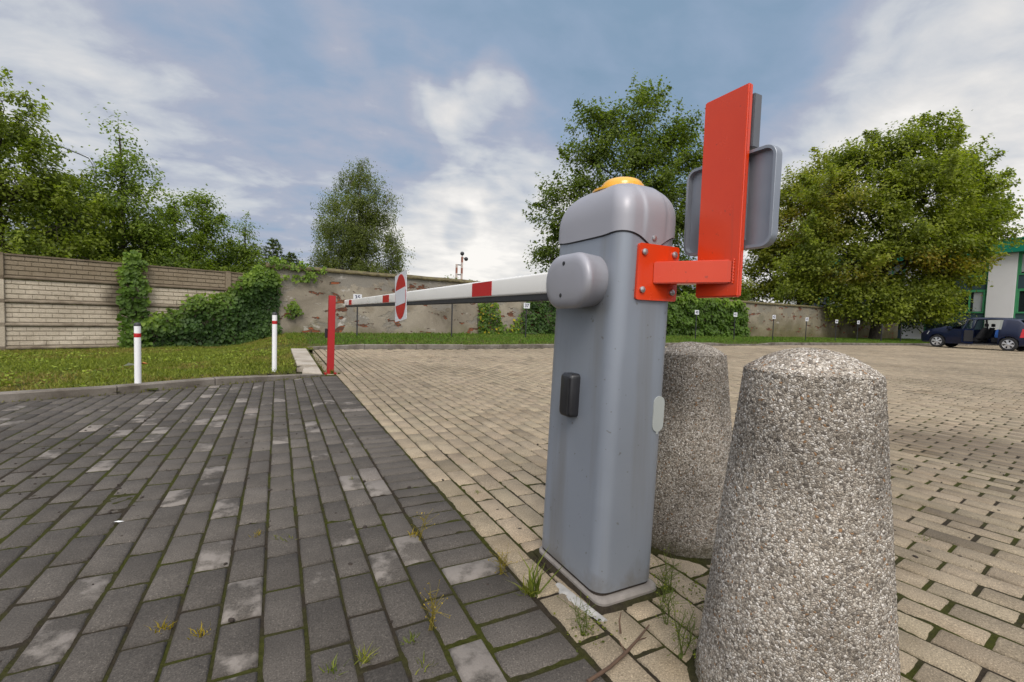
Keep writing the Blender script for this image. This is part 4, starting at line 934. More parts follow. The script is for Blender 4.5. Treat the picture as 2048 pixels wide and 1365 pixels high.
# ------------------------------------------------------------------ climbing plants
def front(x, kind):
    """point on the face of fence or wall"""
    if kind == 'fence':
        t = (x - FA[0])/fd[0]; return np.stack([FA[0] + fd[0]*t, FA[1] + fd[1]*t], -1), np.array([fd[1], -fd[0]])
    return np.stack([x, xs(x, WP)], -1), np.array([.05, -1.0])
def ivy(label, patches, kind, seed, leaf=.085, dens=560, thick=.22, cols=(DG, MG), name='ivy', group='climbing plants on the walls', yellow=0.):
    """patches: (x0, x1, z profile low/high as lists of (x,z), thickness)"""
    rs = np.random.RandomState(seed); P, N, T, S, C = [], [], [], [], []
    (xa_, _), _n = front(np.array([patches[0][0]]), kind)[0][0], 0
    root = empty(name, (xa_, float(front(np.array([xa_]), kind)[0][0][1]) - .05, -.1), label, 'climbing plant', group); R0 = np.array(root.location)
    stems = MB()
    for x0, x1, lo, hi, th in patches:
        n = int(dens*(x1-x0)*2.2); x = rs.uniform(x0, x1, n); z = rs.uniform(-.3, 2.6, n)
        edge = .10*(vnoise(x*5, z*5, seed)-.5)*2 + .12*(vnoise(x*1.7+9, z*1.7, seed+2)-.5)*2
        h = xs(x, hi) + edge; l = xs(x, lo) + edge*.6; k = (z < h) & (z > l); x, z = x[k], z[k]; h = h[k]; n = len(x)
        bump = vnoise(x*2.6, z*3.4, seed+7); d = .03 + th*(.25 + .75*bump)*rs.rand(n)**.45*np.clip((h-z)*4 + .35, .3, 1)
        q, nv = front(x, kind); p = np.c_[q + nv*d[:, None], z + rs.normal(0, .02, n)]
        over = rs.rand(n) < .5
        P.append(p); N.append(norm(np.r_[nv, .55] + rs.normal(0, .42, (n, 3)))); T.append(norm(np.array([0, 0, -1.]) + rs.normal(0, .45, (n, 3)) + np.r_[nv*.25, 0])); S.append(leaf*rs.uniform(.6, 1.3, n))
        u = np.clip(.5*bump + .5*rs.rand(n), 0, 1)[:, None]; tone = np.clip((z - h + .55)/.55, 0, 1)[:, None]*rs.uniform(.3, 1, (n, 1))   # young shoots at the tips are lighter
        c = (np.array(cols[0][0])*(1-u) + np.array(cols[0][1])*u)*(1-tone) + (np.array(cols[1][0])*(1-u) + np.array(cols[1][1])*u)*tone
        if yellow: f = (rs.rand(n, 1) < yellow); c = np.where(f, np.array([.22, .19, .02])*rs.uniform(.6, 1.2, (n, 1)), c)
        C.append(c)
        for _ in range(int((x1-x0)*4) + 2):
            sx = rs.uniform(x0, x1); zz = np.linspace(max(-.1, float(xs(sx, lo))), float(xs(sx, hi)) - .1, 6); xx = np.clip(sx + np.cumsum(rs.normal(0, .05, 6)), x0, x1); qq, nv2 = front(xx, kind)
            stems.tube([tuple(np.array([a + nv2[0]*.025, b + nv2[1]*.025, c_]) - R0) for (a, b), c_ in zip(qq, zz)], [.010, .009, .008, .007, .005, .003], 4, cap=False)
    if not label.startswith('thin shoots'): stems.build('stems', M['bark'], root, smooth=60)
    obj('foliage', leaf_mesh('foliage', np.concatenate(P) - R0, *[np.concatenate(a) for a in (N, T, S, C)], lobed=True), M['leaf'], root)
IVL = ((.022, .045, .010), (.070, .125, .024)); IVT = ((.060, .105, .014), (.165, .235, .035)); IVD = ((.012, .030, .010), (.050, .096, .026))
ivy('narrow column of ivy climbing over one post of the concrete fence', [(-3.22, -2.72, [(-4, -.2)], [(-3.22, 1.55), (-3.05, 1.98), (-2.95, 2.02), (-2.78, 1.75), (-2.72, 1.1)], .26)], 'fence', 31, .090, 1150, cols=(IVL, IVT))
ivy('wide dark mass of ivy at the corner of the concrete fence and the plaster wall', [(-2.85, -.35, [(-4, -.25)], [(-2.85, .55), (-2.2, .72), (-2.0, 1.05), (-1.5, 1.15), (-1.15, 1.4), (-.95, 1.72), (-.7, 1.9), (-.35, 1.85)], .34), (-.85, -.02, [(-1, -.1)], [(-.85, 1.8), (-.5, 2.02), (-.2, 2.0), (-.02, 1.7)], .36)], 'fence', 32, .088, 1150, cols=(IVD, IVT))
ivy('thin shoots of ivy creeping along the top left of the plaster wall', [(-.25, 1.25, [(-.3, 1.93), (1.3, 1.95)], [(-.25, 2.22), (.5, 2.14), (1.25, 2.10)], .16), (-.05, .8, [(-.1, 1.62), (.5, 1.60), (.8, 1.66)], [(0, 1.70), (.4, 1.72), (.8, 1.86)], .10), (.72, .98, [(.7, 1.62)], [(.7, 1.98), (1, 2.02)], .12)], 'wall', 33, .085, 620, cols=(IVL, IVT))
ivy('small light green sprig growing from the plaster behind the second marker post', [(.18, .62, [(0, .62), (.4, .55), (.62, .66)], [(.18, .78), (.35, 1.0), (.62, .84)], .14)], 'wall', 34, .08, 800, cols=(IVL, IVT))
ivy('loose ivy with some yellow leaves around the number 37 sign', [(6.5, 7.35, [(6, 0)], [(6.5, 1.3), (6.9, 1.5), (7.35, 1.35)], .2), (7.35, 8.3, [(7, 0)], [(7.35, .75), (7.8, .5), (8.1, .7), (8.3, .9)], .18)], 'wall', 35, .10, 480, cols=(IVL, IVT), yellow=.13)
ivy('upright dark ivy on the wall at the left edge of the grey pillar', [(8.35, 11.2, [(8, 0)], [(8.35, 1.3), (8.8, 1.7), (9.5, 1.9), (11.2, 1.8)], .25)], 'wall', 36, .11, 460, cols=(IVD, IVL))
ivy('large bright ivy hiding the whole wall between the pillar and the bare plaster', [(13.6, 22.4, [(13, 0)], [(13.6, 1.9), (15, 2.1), (17.5, 2.2), (20, 2.15), (21.5, 2.1), (22.1, 1.9), (22.4, 1.5)], .42)], 'wall', 37, .14, 440, cols=(IVL, IVT))

# ------------------------------------------------------------------ grass
def blades(name, x, y, z, h, w, tint, lean=.45, seed=0):
    rs = np.random.RandomState(seed); n = len(x); P = np.c_[x, y, z]; a = rs.rand(n)*2*PI; d = np.c_[np.cos(a), np.sin(a), np.zeros(n)]
    ln = norm(rs.normal(0, lean, (n, 3))*[1, 1, 0] + [0, 0, 1]); V = np.stack([P - d*w[:, None]*.5, P + d*w[:, None]*.5, P + ln*h[:, None]*.6 + d*w[:, None]*.35, P + (ln + norm(rs.normal(0, 1, (n, 3))*[1, 1, .1])*.25)*h[:, None], P + ln*h[:, None]*.6 - d*w[:, None]*.35], 1)
    b = np.arange(n)[:, None]*5
    return np_mesh(name, V.reshape(-1, 3), [b + np.array([[0, 1, 2, 4]]), b + np.array([[4, 2, 3]])], tint=np.concatenate([tint, tint]))
def grass_field(n, xr, yr, keep, seed, hmin, hmax, w, far=False):
    rs = np.random.RandomState(seed); x = rs.uniform(*xr, n); y = rs.uniform(*yr, n); k = keep(x, y); x, y = x[k], y[k]; n = len(x)
    z = lawn_z(x, y); pat = vnoise(x*1.3, y*1.3, 41)*.6 + vnoise(x*3.7, y*3.7, 42)*.4; pat2 = vnoise(x*.7 + 5, y*.9, 43)*.55 + vnoise(x*2.9, y*2.9, 44)*.45
    pat3 = vnoise(x*9, y*9, 45); h = rs.uniform(hmin, hmax, n)*(.25 + 1.0*pat + .55*(pat3 > .62)); u = rs.rand(n, 1)
    c = np.array([.075, .105, .012])*(1-u) + np.array([.235, .265, .034])*u
    if far: c = np.array([.048, .105, .010])*(1-u) + np.array([.125, .215, .024])*u
    dry = (np.clip((pat2-.44)*5, 0, 1)*(.85 if not far else .22))[:, None]*(rs.rand(n, 1) < .8); c = c*(1-dry) + (np.array([.16, .115, .036])*(1-u) + np.array([.29, .215, .065])*u)*dry
    h = h*(1 - .45*dry[:, 0])
    return blades('grass', x, y, z, h, np.full(n, w)*rs.uniform(.7, 1.4, n), c, .9, seed)
infr = lambda x, y: (x*.891 - y*.454) < 1.25*(x*.454 + y*.891) + 1
inl = lambda x, y: (x*.891 - y*.454) > -1.3*(x*.454 + y*.891) - 1
gl = lambda x, y: ((x < .20) | ((y > 9.32) & (x < .6))) & (y > xs(x, KERB_F) + .11) & (y < wall_y(x) + .1) & inl(x, y)
o = obj('grass', grass_field(215000, (-7.5, .6), (4.2, 14.4), gl, 51, .025, .075, .008), M['grass']); tag(o, 'patchy mown grass of the lawn left of the paving', 'grass', kind='stuff')
gr = lambda x, y: (y > xs(x, KERB_R) + .12) & (y < wall_y(x)) & infr(x, y) & (x > .2)
o = obj('grass', grass_field(110000, (.2, 41), (10.4, 17), gr, 52, .04, .10, .014, True), M['grass']); tag(o, 'bright green grass strip along the foot of the plaster wall', 'grass', kind='stuff')
rs = np.random.RandomState(61); n = 26000; x = rs.uniform(-7, .2, n); y = rs.uniform(4.4, 12, n); k = gl(x, y) & (vnoise(x*2.4, y*2.4, 71)*.6 + vnoise(x*8, y*8, 72)*.4 > .56); x, y = x[k], y[k]; n = len(x); u = rs.rand(n, 1)
tag(obj('clover', leaf_mesh('clover', np.c_[x, y, lawn_z(x, y) + rs.uniform(.01, .045, n)], norm(rs.normal(0, .45, (n, 3)) + [0, 0, 1]), rs.normal(0, 1, (n, 3)), rs.uniform(.02, .045, n), np.array([.03, .045, .008])*(1-u) + np.array([.14, .18, .03])*u, wid=.8), M['grass']), 'low broad leaved weeds and clover in the lawn', 'weeds', kind='stuff')
rs = np.random.RandomState(8); n = 1500; x = np.r_[rs.normal(.53, .03, 700), rs.uniform(-4, .5, 500), rs.uniform(.6, 20, 300)]; y = np.r_[rs.uniform(6.1, 10.3, 700), np.zeros(500), np.zeros(300)]
y[700:1200] = xs(x[700:1200], KERB_F) - np.abs(rs.normal(0, .015, 500)); y[1200:] = xs(x[1200:], KERB_R) - np.abs(rs.normal(0, .03, 300)); u = rs.rand(n, 1)
tag(obj('kerb_grass', blades('kerb_grass', x, y, np.full(n, -.006), rs.uniform(.012, .05, n), rs.uniform(.004, .010, n), np.array([.08, .10, .014])*(1-u) + np.array([.20, .19, .03])*u, .8, 9), M['grass']), 'thin weeds growing along the foot of the kerbs', 'grass', kind='stuff')

# ------------------------------------------------------------------ weeds in the joints
def weed(loc, h, n, label, seed, kind='tuft', c0=(.10, .12, .015), c1=(.24, .24, .03)):
    rs = np.random.RandomState(seed); name = {'tuft': 'grass_tuft', 'stalk': 'flowering_weed', 'moss': 'moss_cushion'}[kind]
    if kind == 'tuft':
        u = rs.rand(n, 1); r = rs.normal(0, .008, (n, 2)); a = rs.rand(n)*2*PI
        me = blades(name, r[:, 0], r[:, 1], np.full(n, -.006), h*rs.uniform(.4, 1, n), np.full(n, .0035 if h < .08 else .006), np.array(c0)*(1-u) + np.array(c1)*u, .75 if h < .08 else .35, seed); o = obj(name, me, M['grass'])
    elif kind == 'moss':
        x = rs.normal(0, .02*n/60, n); y = rs.normal(0, .02*n/60, n); u = rs.rand(n, 1)
        me = leaf_mesh(name, np.c_[x, y, rs.uniform(-.004, h, n)], norm(rs.normal(0, .5, (n, 3)) + [0, 0, 1]), rs.normal(0, 1, (n, 3)), rs.uniform(.005, .010, n), (np.array(c0)*(1-u) + np.array(c1)*u)*.38, wid=.8); o = obj(name, me, M['grass'])
    else:
        root = bpy.data.objects.new(name, None); link(root); root.empty_display_size = .05; o = root; st = MB(); P, S = [], []
        st.lathe([(.001, -.012), (.008, -.008), (.009, -.004), (.004, .001)], n=8)
        for k in range(n):
            b = np.array([rs.normal(0, .003), rs.normal(0, .003), -.005]); top = b + np.array([rs.normal(0, .12)*h, rs.normal(0, .12)*h, h*rs.uniform(.55, 1)]); mid = (b+top)/2 + rs.normal(0, .02, 3)*h*2
            st.tube([b, mid, top], [.0016, .0012, .0007], 4, cap=False)
            for q in range(14):
                t = rs.uniform(.25, 1); p = b + (mid-b)*min(1, 2*t) if t < .5 else mid + (top-mid)*(2*t-1); e = p + rs.normal(0, .02, 3) + [0, 0, .012]; st.tube([p, e], [.0007, .0004], 3, cap=False); P.append(e); S.append(rs.uniform(.0035, .0075))
        P = np.array(P); m_ = len(P); u = rs.rand(m_, 1); col = (np.array(c0)*(1-u) + np.array(c1)*u)*.62
        me = st.mesh('stems', smooth=60); me.attributes.new('tint', 'FLOAT_COLOR', 'FACE').data.foreach_set('color', np.tile(np.array([c1[0]*.6, c1[1]*.65, c1[2], 1], np.float32), len(me.polygons)))
        obj('stems', me, M['grass'], root); obj('leaves', leaf_mesh('leaves', P, rs.normal(0, 1, (m_, 3)) + [0, 0, .6], rs.normal(0, 1, (m_, 3)), np.array(S), col, wid=.6), M['grass'], root)
    o.location = loc; return tag(o, label, 'weed', 'weeds in the paving joints') if kind != 'moss' else tag(o, label, 'moss', kind='stuff')
YEL = dict(c0=(.16, .12, .015), c1=(.34, .25, .02)); GRN = dict(c0=(.06, .085, .012), c1=(.17, .20, .028))
for loc, h, n, lab, sd_, kw in [
    ((-.06, 1.81), .035, 26, 'yellow grass tuft growing at the edge of a pale stained dark paver', 1, YEL), ((.004, 1.762), .03, 16, 'thin greenish tuft left of a pair of tufts in the same joint', 2, {}), ((.043, 1.738), .032, 18, 'thin yellow-green tuft right of a pair of tufts in the same joint', 3, {}),
    ((.113, 1.046), .042, 26, 'bright green-yellow tuft at the bottom edge of the photo, left of the taller tuft there', 4, GRN), ((.180, 1.048), .055, 30, 'taller yellow-green tuft at the bottom edge of the photo beside the soldier course', 5, {}),
    ((-.165, 1.304), .034, 34, 'spreading yellow tuft right of the brightest yellow tuft on the drive', 6, YEL), ((-.25, 1.366), .036, 36, 'brightest yellow grass tuft on the left part of the drive', 7, YEL),
    ((.292, 1.069), .045, 18, 'small tuft in the cross joint left of the tall flowering weed', 8, GRN), ((.296, .971), .05, 14, 'sparse tuft below the tall flowering weed near the bottom edge', 9, {}),
    ((.312, 2.267), .03, 16, 'small tuft at the middle of the drive beside the soldier course', 10, {}), ((.815, 1.895), .03, 16, 'little bright tuft in the tan paving left of the pillar', 12, GRN),
    ((.668, 1.115), .16, 22, 'tall green grass clump at the left foot of the grey pillar', 13, GRN), ((.655, 1.14), .07, 40, 'low brown and green tuft leaning on the clump by the pillar', 14, {}), ((.44, 1.60), .045, 24, 'yellow tuft at the foot of the upper flowering weed', 15, YEL), ((.62, 6.25), .09, 60, 'leafy weed growing at the foot of the red post', 18, GRN), ((.70, 6.22), .06, 50, 'flat weed right of the red post on the tan paving', 19, GRN)]:
    weed((*loc, 0), h, n, lab, sd_, 'tuft', **kw)
for loc, h, n, lab, sd_, kw in [((.345, 1.09), .135, 3, 'tall yellowish flowering weed in the dark paving left of the pillar foot', 21, dict(c0=(.20, .15, .02), c1=(.34, .25, .03))), ((.452, 1.563), .15, 2, 'upper flowering weed with a single tall stalk beside the soldier course', 22, YEL),
    ((.92, .858), .12, 4, 'green stalky weed between the pillar plinth and the front bollard', 23, GRN), ((.875, .76), .14, 6, 'dense green stalky weed nearest the front bollard at the bottom edge', 24, GRN), ((1.05, .965), .12, 4, 'slim weed standing at the right corner of the plinth', 25, GRN), ((.99, .935), .10, 3, 'short weed at the front edge of the plinth', 26, GRN), ((.70, .92), .07, 4, 'low weed in front of the spilt mortar', 27, GRN), ((.625, 1.25), .07, 4, 'thin dry weed between the dark edge and the tan paving', 28, YEL)]:
    weed((*loc, 0), h, n, lab, sd_, 'stalk', **kw)
for loc, n, lab, sd_ in [((.722, .925), 90, 'green moss cushion in front of the spilt mortar by the plinth', 31), ((3.21, 1.29), 60, 'little green moss cushion far right on the tan paving', 32), ((1.13, .93), 120, 'moss patch between the two pebbled bollards', 33), ((2.217, .81), 40, 'yellow-green moss streak right of the front bollard', 34)]:
    weed((*loc, 0), .012, n, lab, sd_, 'moss', **GRN)
# spilt mortar along the plinth, twig, paper, dry leaves, droppings
m = MB(); rs = np.random.RandomState(4); lft, rgt = [], []
for k in range(26):
    t = k/25; y = 1.13 - .195*t; xx = .752 + .022*t; wv = (.003 + .013*vnoise(t*7, 3.3, 4) + .010*rs.rand())*math.sin(PI*min(1, .12 + t*.86))
    lft.append((xx - wv, y)); rgt.append((xx + .014, y + rs.normal(0, .002)))
m.loft([[(a, b, -.004), (a + .003, b, .0022), ((a+c)/2, (b+d)/2, .0042 + .002*rs.rand()), (c, d, .003), (c, d, -.004)] for (a, b), (c, d) in zip(lft, rgt)])
o = m.build('mortar_spill', M['mortar'], smooth=60); tag(o, 'strip of spilt white mortar on the paving beside the plinth', 'mortar')
m = MB(); m.tube([(.607, .775, .012), (.68, .79, .010), (.745, .812, .008), (.80, .832, .011), (.873, .868, .006)], [.0045, .0042, .004, .0032, .0018], 7); m.tube([(.745, .812, .008), (.748, .84, .02)], [.0025, .0012], 5); m.tube([(.80, .832, .01), (.805, .815, .025), (.808, .81, .03)], [.0022, .0018, .001], 5)
tag(m.build('twig', M['wood'], smooth=60), 'thin brown twig lying across the paving at the bottom edge', 'twig')
m = MB(); m.tube([(.782, .873, .006), (.786, .885, .03), (.80, .895, .045)], [.003, .0022, .001], 5); tag(m.build('twig', M['wood'], smooth=60), 'short brown twig stub sticking up in front of the plinth', 'twig')
m = MB(); m.add([(0,0,.003),(.022,.005,.005),(.040,.0,.002),(.026,-.008,.004),(.010,-.005,.007)], [(0,1,2,3,4)]); o = m.build('paper_scrap', M['paper']); o.location = (-.54, 2.12, 0); tag(o, 'tiny white paper scrap on the left part of the drive', 'paper')
m = MB(); m.add([(0,0,.0),(.10,.03,.02),(.15,-.01,.01),(.06,-.04,.04)], [(0,1,2,3)]); o = m.build('paper_scrap', M['paper']); o.location = (-1.66, 7.06, .06); tag(o, 'white paper scrap on the lawn beside the left marker post', 'paper')
m = MB(); m.add([(0,0,.0),(.06,.03,.03),(.11,-.01,.01),(.05,-.04,.03)], [(0,1,2,3)]); o = m.build('dry_leaf', M['orange_leaf']); o.location = (-1.54, 7.12, .065); tag(o, 'orange dry leaf on the lawn beside the left marker post', 'leaf')
m = MB(); rs = np.random.RandomState(17)
for k in range(520):
    if k < 200: x, y = rs.uniform(-1.6, .6), rs.uniform(1.0, 4)
    elif k < 400: x, y = rs.uniform(1.4, 4.5), rs.uniform(.4, 3)
    else: x, y = rs.uniform(.7, 3), rs.uniform(1.2, 6)
    if 1.1 < x < 1.6 and .9 < y < 1.5: continue
    r = abs(rs.normal(.0022, .0014)) + .0012; a = rs.rand()*PI; e = rs.uniform(1, 2.2)
    ring = lambda s, z: [(x + r*s*(math.cos(t)*e*math.cos(a) - math.sin(t)*math.sin(a)), y + r*s*(math.cos(t)*e*math.sin(a) + math.sin(t)*math.cos(a)), z) for t in [2*PI*q/7 for q in range(7)]]
    m.loft([ring(1, -.004), ring(1, .001), ring(.6, r*.55)])
tag(m.build('debris', M['dead'], smooth=60), 'small dark seeds and crumbs scattered over the paving', 'debris', kind='stuff')

# ------------------------------------------------------------------ parked car
CARO = Vector((30.45, 7.73, 0))
car = empty('parked_car', CARO, 'dark navy hatchback parked nose to the wall with its rear door open', 'car')
def lin(s, *p): return float(xs(s, p))
def car_rows(s):
    roof = lin(s, (0, 1.0), (.10, 1.03), (.50, 1.46), (.9, 1.515), (1.6, 1.53), (2.25, 1.50), (3.12, 1.02), (3.6, .90), (3.88, .80), (4.02, .66))
    belt = lin(s, (0, .95), (.3, 1.0), (1.0, .975), (3.0, .93), (3.4, .90), (3.88, .77), (4.02, .62)); belt = min(belt, roof - .02)
    w = lin(s, (0, .66), (.10, .78), (.4, .85), (1.2, .872), (2.8, .872), (3.5, .84), (3.85, .74), (4.02, .58))
    sill = lin(s, (0, .36), (.15, .27), (.4, .22), (3.5, .22), (3.9, .24), (4.02, .32))
    for c in (.72, 3.27):
        if abs(s-c) < .345: sill = max(sill, .31 + math.sqrt(max(0, .345**2 - (s-c)**2)))
    gh = max(0., min(1., (roof - belt)/.45)); wt = w*(1 - .24*gh) if gh > .1 else w*.93; ztop = belt + (roof-belt)*.84
    return [(w*.955, sill), (w*.995, max(sill + .02, .50)), (w, max(sill + .05, .66)), (w*.985, belt), (wt, ztop), (wt*.86, roof - .012*gh), (wt*.45, roof + .012), (0, roof + .018)]
SS = sorted(set([0, .05, .10, .25, .375, .40, .46, .52, .60, .72, .84, .92, .98, 1.04, 1.065, 1.25, 1.5, 1.75, 1.93, 2.0, 2.25, 2.45, 2.65, 2.85, 2.925, 2.95, 3.01, 3.07, 3.12, 3.15, 3.27, 3.39, 3.47, 3.53, 3.59, 3.615, 3.75, 3.88, 3.96, 4.02]))
RR = [car_rows(s) for s in SS]; NR = 8
body, glass, tail, head = MB(), {}, MB(), MB()
def cp(i, r, sg): return (sg*RR[i][r][0], SS[i], RR[i][r][1])
for i in range(len(SS)-1):
    a, b = SS[i], SS[i+1]; mid = (a+b)/2
    for sg in (-1, 1):
        for r in range(NR-1):
            q = [cp(i, r, sg), cp(i+1, r, sg), cp(i+1, r+1, sg), cp(i, r+1, sg)]; f = [(0, 1, 2, 3)] if sg < 0 else [(3, 2, 1, 0)]
            if sg < 0 and 1.06 < mid < 1.93 and r <= 3: continue                       # opening of the rear door
            if r == 3 and 2.0 < mid < 2.93: glass.setdefault(('side_window', sg, 1), MB()).add(q, f); continue
            if r == 3 and .98 < mid < 1.93: glass.setdefault(('side_window', sg, 0), MB()).add(q, f); continue
            pass
            if r >= 5 and 2.25 < mid < 3.12: glass.setdefault(('windscreen', 0, 0), MB()).add(q, f); continue
            if r >= 5 and .10 < mid < .46: glass.setdefault(('rear_window', 0, 0), MB()).add(q, f); continue
            body.add(q, f)
for i in (0, len(SS)-1): body.add([cp(i, r, -1) for r in range(NR)] + [cp(i, r, 1) for r in range(NR-2, -1, -1)], [tuple(range(2*NR-1))])
body.build('body', M['car'], car, smooth=28, weld=True)
for k, (key, g) in enumerate(glass.items()): g.build(key[0], M['car_glass'], car, smooth=40, weld=True)
m = MB(); m.box((-.80, .2, .24), (.80, 3.85, .30)); m.build('underbody', M['black_plastic'], car, bevel=.01)
m = MB(); m.box((-.74, 2.85, .3), (.74, 2.98, .95)); m.build('dashboard', M['interior'], car, bevel=.03)
for x in (-.38, .38):
    m = MB(); m.box((x-.25, 1.85, .35), (x+.25, 2.35, .55)); m.loft([[(x-.25, 1.78, .5), (x+.25, 1.78, .5), (x+.25, 1.95, .5), (x-.25, 1.95, .5)], [(x-.2, 1.60, 1.05), (x+.2, 1.60, 1.05), (x+.2, 1.70, 1.05), (x-.2, 1.70, 1.05)]]); m.box((x-.12, 1.58, 1.08), (x+.12, 1.67, 1.24)); m.build('front_seat', M['interior'], car, bevel=.02)
m = MB(); m.box((-.68, .85, .35), (.68, 1.35, .58)); m.loft([[(-.68, .78, .5), (.68, .78, .5), (.68, .92, .5), (-.68, .92, .5)], [(-.6, .62, 1.0), (.6, .62, 1.0), (.6, .72, 1.0), (-.6, .72, 1.0)]]); m.build('rear_seat', M['interior'], car, bevel=.02)
m = MB(); m.loft([[(-.42 + a, 1.08 + b, z) for a, b in rrect(.24 - d, .19 - d, .08, 4)] for z, d in ((.58, .02), (.64, 0), (.90, .02), (.97, .07))]); o = m.build('bag', M['seat_blue'], smooth=50); o.location = CARO; tag(o, 'bright blue bag lying on the rear seat of the dark car', 'bag')
for sg in (-1, 1):
    for y in (.72, 3.27):
        w = bpy.data.objects.new('wheel', None); link(w, car); w.location = (sg*.76, y, .305); w.empty_display_size = .2
        m = MB(); m.lathe([(.19, -.09), (.285, -.095), (.303, -.07), (.305, 0), (.303, .07), (.285, .095), (.19, .09)], n=36, axis='x', cap0=False, cap1=False); m.build('tyre', M['tyre'], w, smooth=45)
        m = MB(); s2 = sg
        m.lathe([(.20, s2*.085), (.205, s2*.094), (.195, s2*.096), (.185, s2*.080)], n=36, axis='x', cap0=False, cap1=False); m.lathe([(.06, s2*.06), (.062, s2*.098), (.035, s2*.104), (.002, s2*.105)], n=20, axis='x', cap0=False)
        for k in range(6):
            a = 2*PI*k/6 + .3; c_, s_ = math.cos(a), math.sin(a); pt = lambda r, t, x: (x, r*c_ - t*s_, r*s_ + t*c_)
            m.loft([[pt(.045, -.028, s2*.098), pt(.045, .028, s2*.098), pt(.045, .028, s2*.07), pt(.045, -.028, s2*.07)], [pt(.19, -.052, s2*.090), pt(.19, .052, s2*.090), pt(.19, .052, s2*.065), pt(.19, -.052, s2*.065)]])
        m.build('rim', M['rim'], w, smooth=30)
        m = MB(); m.lathe([(.19, s2*.03), (.002, s2*.031)], n=24, axis='x', cap0=False, cap1=False); m.build('brake_disc', M['interior'], w)
    m = MB(); m.loft([[(sg*x, y, z) for x, y, z in q] for q in ([(.845, .36, .62), (.80, .10, .64), (.78, .085, 1.0), (.83, .30, 1.02)], [(.86, .37, .62), (.815, .085, .64), (.795, .07, 1.0), (.845, .31, 1.02)])]); m.build('tail_lamp', M['tail'], car, bevel=.006)
    m = MB(); m.loft([[(sg*x, y, z) for x, y, z in q] for q in ([(.55, 3.93, .60), (.78, 3.66, .64), (.80, 3.60, .80), (.56, 3.84, .76)], [(.57, 3.985, .60), (.81, 3.68, .64), (.825, 3.60, .815), (.58, 3.88, .785)])]); m.build('headlight', M['headlamp'], car, bevel=.006)
    m = MB(); m.loft([[(sg*(.90 + a), y, .99 + b) for a, b in rrect(.085, .065, .03, 4)] for y in (2.72, 2.80, 2.84)]); m.build('wing_mirror', M['car'], car, smooth=40)
    m = MB(); m.box((sg*.872 - .012, 2.12, .80), (sg*.872 + .012, 2.28, .83)); m.build('door_handle', M['car'], car, bevel=.004)
door = bpy.data.objects.new('door', None); link(door, car); door.location = (-.868, 1.93, 0); door.rotation_euler = (0, 0, rad(-97)); door.empty_display_size = .2
m = MB(); m.prism([(0, .25), (-.86, .30), (-.87, .95), (0, .97)], 'x', -.03, .03); m.build('door_panel', M['car'], door, bevel=.012)
m = MB()
for a, b in (((-.02, .96), (-.02, 1.40)), ((-.02, 1.40), (-.70, 1.43)), ((-.70, 1.43), (-.86, .95))):
    m.tube([(.02 + .11*(a[1]-.95)/.45, a[0], a[1]), (.02 + .11*(b[1]-.95)/.45, b[0], b[1])], .024, 6)
m.build('window_frame', M['car'], door, smooth=50)
m = MB(); m.add([(.02, -.02, .96), (.13, -.02, 1.40), (.13, -.70, 1.42), (.02, -.86, .95)], [(0, 1, 2, 3)]); m.build('door_window', M['car_glass'], door)
m = MB(); m.box((.031, -.8, .36), (.055, -.08, .90)); m.build('door_lining', M['interior'], door, bevel=.01)

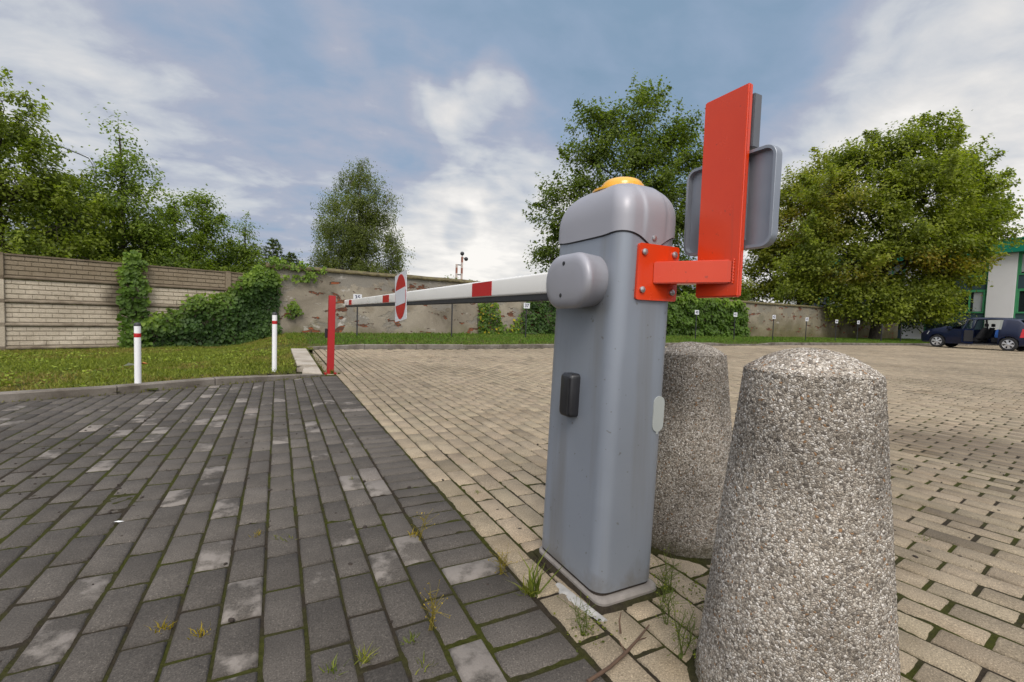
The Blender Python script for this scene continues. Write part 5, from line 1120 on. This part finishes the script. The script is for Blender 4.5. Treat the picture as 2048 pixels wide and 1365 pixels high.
# ------------------------------------------------------------------ office building far right
BX = 42.6
bld = empty('office_building', (BX, 12.7, -.25), 'two storey white office building with green window frames and a green roof edge', 'building')
def bb(name, x0, x1, y0, y1, z0, z1, mat, parent=None, bev=0):
    m = MB(); m.box((x0, y0 - 12.7, z0 + .25), (x1, y1 - 12.7, z1 + .25)); return m.build(name, M[mat], parent or bld, bevel=bev)
Y0, Y1 = 3.6, 27.0
bb('wall', .30, 14, Y0, Y1, -.2, 6.05, 'bld_spandrel')
bb('fascia', -.35, 14.2, Y0 - .2, Y1 + .2, 6.06, 6.88, 'bld_teal'); bb('roof_edge', -.42, 14.3, Y0 - .3, Y1 + .3, 6.88, 6.96, 'bld_teal')
y = 4.25; k = 0
while y < 26.5:
    p0, p1 = y, y + 3.12                                  # bay of windows, then a white panel
    for z0, z1, blind in ((2.12, 3.66, False), (4.60, 6.05, True)):
        fr = MB()
        for a, b, c, d in ((p0, p1, z0, z0 + .10), (p0, p1, z1 - .10, z1), (p0, p0 + .10, z0 + .1, z1 - .1), (p1 - .10, p1, z0 + .1, z1 - .1), ((p0+p1)/2 - .06, (p0+p1)/2 + .06, z0 + .1, z1 - .1), (p0 + .75, p0 + .83, z0 + .1, z1 - .1), (p1 - .83, p1 - .75, z0 + .1, z1 - .1)):
            fr.box((.10, a - 12.7, c + .25), (.19, b - 12.7, d + .25))
        f = fr.build('window', M['bld_green'], bld, bevel=.006); bb('pane', .20, .22, p0 + .02, p1 - .02, z0 + .02, z1 - .02, 'glass', f)
        if blind: bb('blind', .185, .198, p0 + .1, (p0+p1)/2 - .06, z0 + .5, z1 - .11, 'blind', f); bb('blind', .185, .198, p1 - .7, p1 - .1, z0 + .2, z1 - .11, 'blind', f)
        else: bb('blind', .185, .198, p0 + .12, p0 + .6, z0 + .12, z1 - .11, 'blind', f)
    bb('mullion', .12, .18, (p0+p1)/2 - .03, (p0+p1)/2 + .03, .0, 2.11, 'bld_green'); bb('frame_rail', .12, .18, p0, p1, 3.67, 3.72, 'bld_green'); bb('spandrel_panel', .14, .25, p0, p1, 3.73, 4.59, 'bld_spandrel'); bb('spandrel_panel', .16, .25, p0, p1, -.1, 2.11, 'bld_spandrel')
    bb('wall_panel', 0, .28, p1 + .06, p1 + 1.40, -.2, 6.05, 'bld_white', None, .01)
    for q in (p1, p1 + 1.41): bb('panel_edge', .06, .2, q, q + .05, -.1, 6.05, 'bld_green')
    y = p1 + 1.46 + .04; k += 1
# (the bays are spaced so that one white panel stands just right of the car's nose)

# ------------------------------------------------------------------ street lamp and mast
lamp = empty('street_lamp', (-6.35, 23.66, -.2), 'grey street lamp whose curved arm reaches out left between the trees', 'lamp')
m = MB(); m.tube([(0, 0, -.2), (0, 0, 3), (0, 0, 6.1)], [.08, .065, .05], 12); m.build('pole', M['galv'], lamp, smooth=60)
m = MB(); m.tube([(0, 0, 6.05), (-.04, .015, 6.35), (-.18, .06, 6.62), (-.5, .17, 6.76), (-1.15, .40, 7.0)], [.06, .055, .05, .046, .042], 10); m.build('arm', M['galv'], lamp, smooth=60)
m = MB(); ax_ = Vector((-.92, .32, .22)).normalized()
rings = []
for t, a, b in ((-.05, .045, .045), (.02, .075, .07), (.15, .12, .09), (.38, .12, .08), (.54, .07, .045), (.58, .012, .012)):
    c = Vector((-1.15, .40, 7.0)) + ax_*t; sd2 = ax_.cross(Vector((0, 0, 1))).normalized(); up = sd2.cross(ax_)
    rings.append([c + sd2*a*math.cos(q) + up*b*math.sin(q) for q in [2*PI*k/14 for k in range(14)]])
m.loft(rings); m.build('lamp_head', M['galv'], lamp, smooth=60)
mast = empty('mast', (20.93, 56.68, -.2), 'weathered red and white twin mast topped by two dark balls, far beyond the wall', 'mast')
for x, h in ((-.42, 7.6), (.30, 8.6)):
    m = MB(); m.box((x - .11, -.11, -.2), (x + .11, .11, h)); m.build('pole', M['mast'], mast, bevel=.01)
m = MB()
for z in (3, 4.8, 6.2, 7.45): m.box((-.31, -.04, z), (.19, .04, z + .12))
m.build('crossbar', M['post_black'], mast)
for x, z in ((.30, 9.0), (.85, 8.35)):
    m = MB(); m.lathe([(.26*math.sin(PI*k/10) + .002, z - .26*math.cos(PI*k/10)) for k in range(11)], (x, 0, 0), 16)
    m.tube([(.30, 0, 8.5), (x, 0, z)], .05, 6); m.build('ball', M['post_black'], mast, smooth=60)
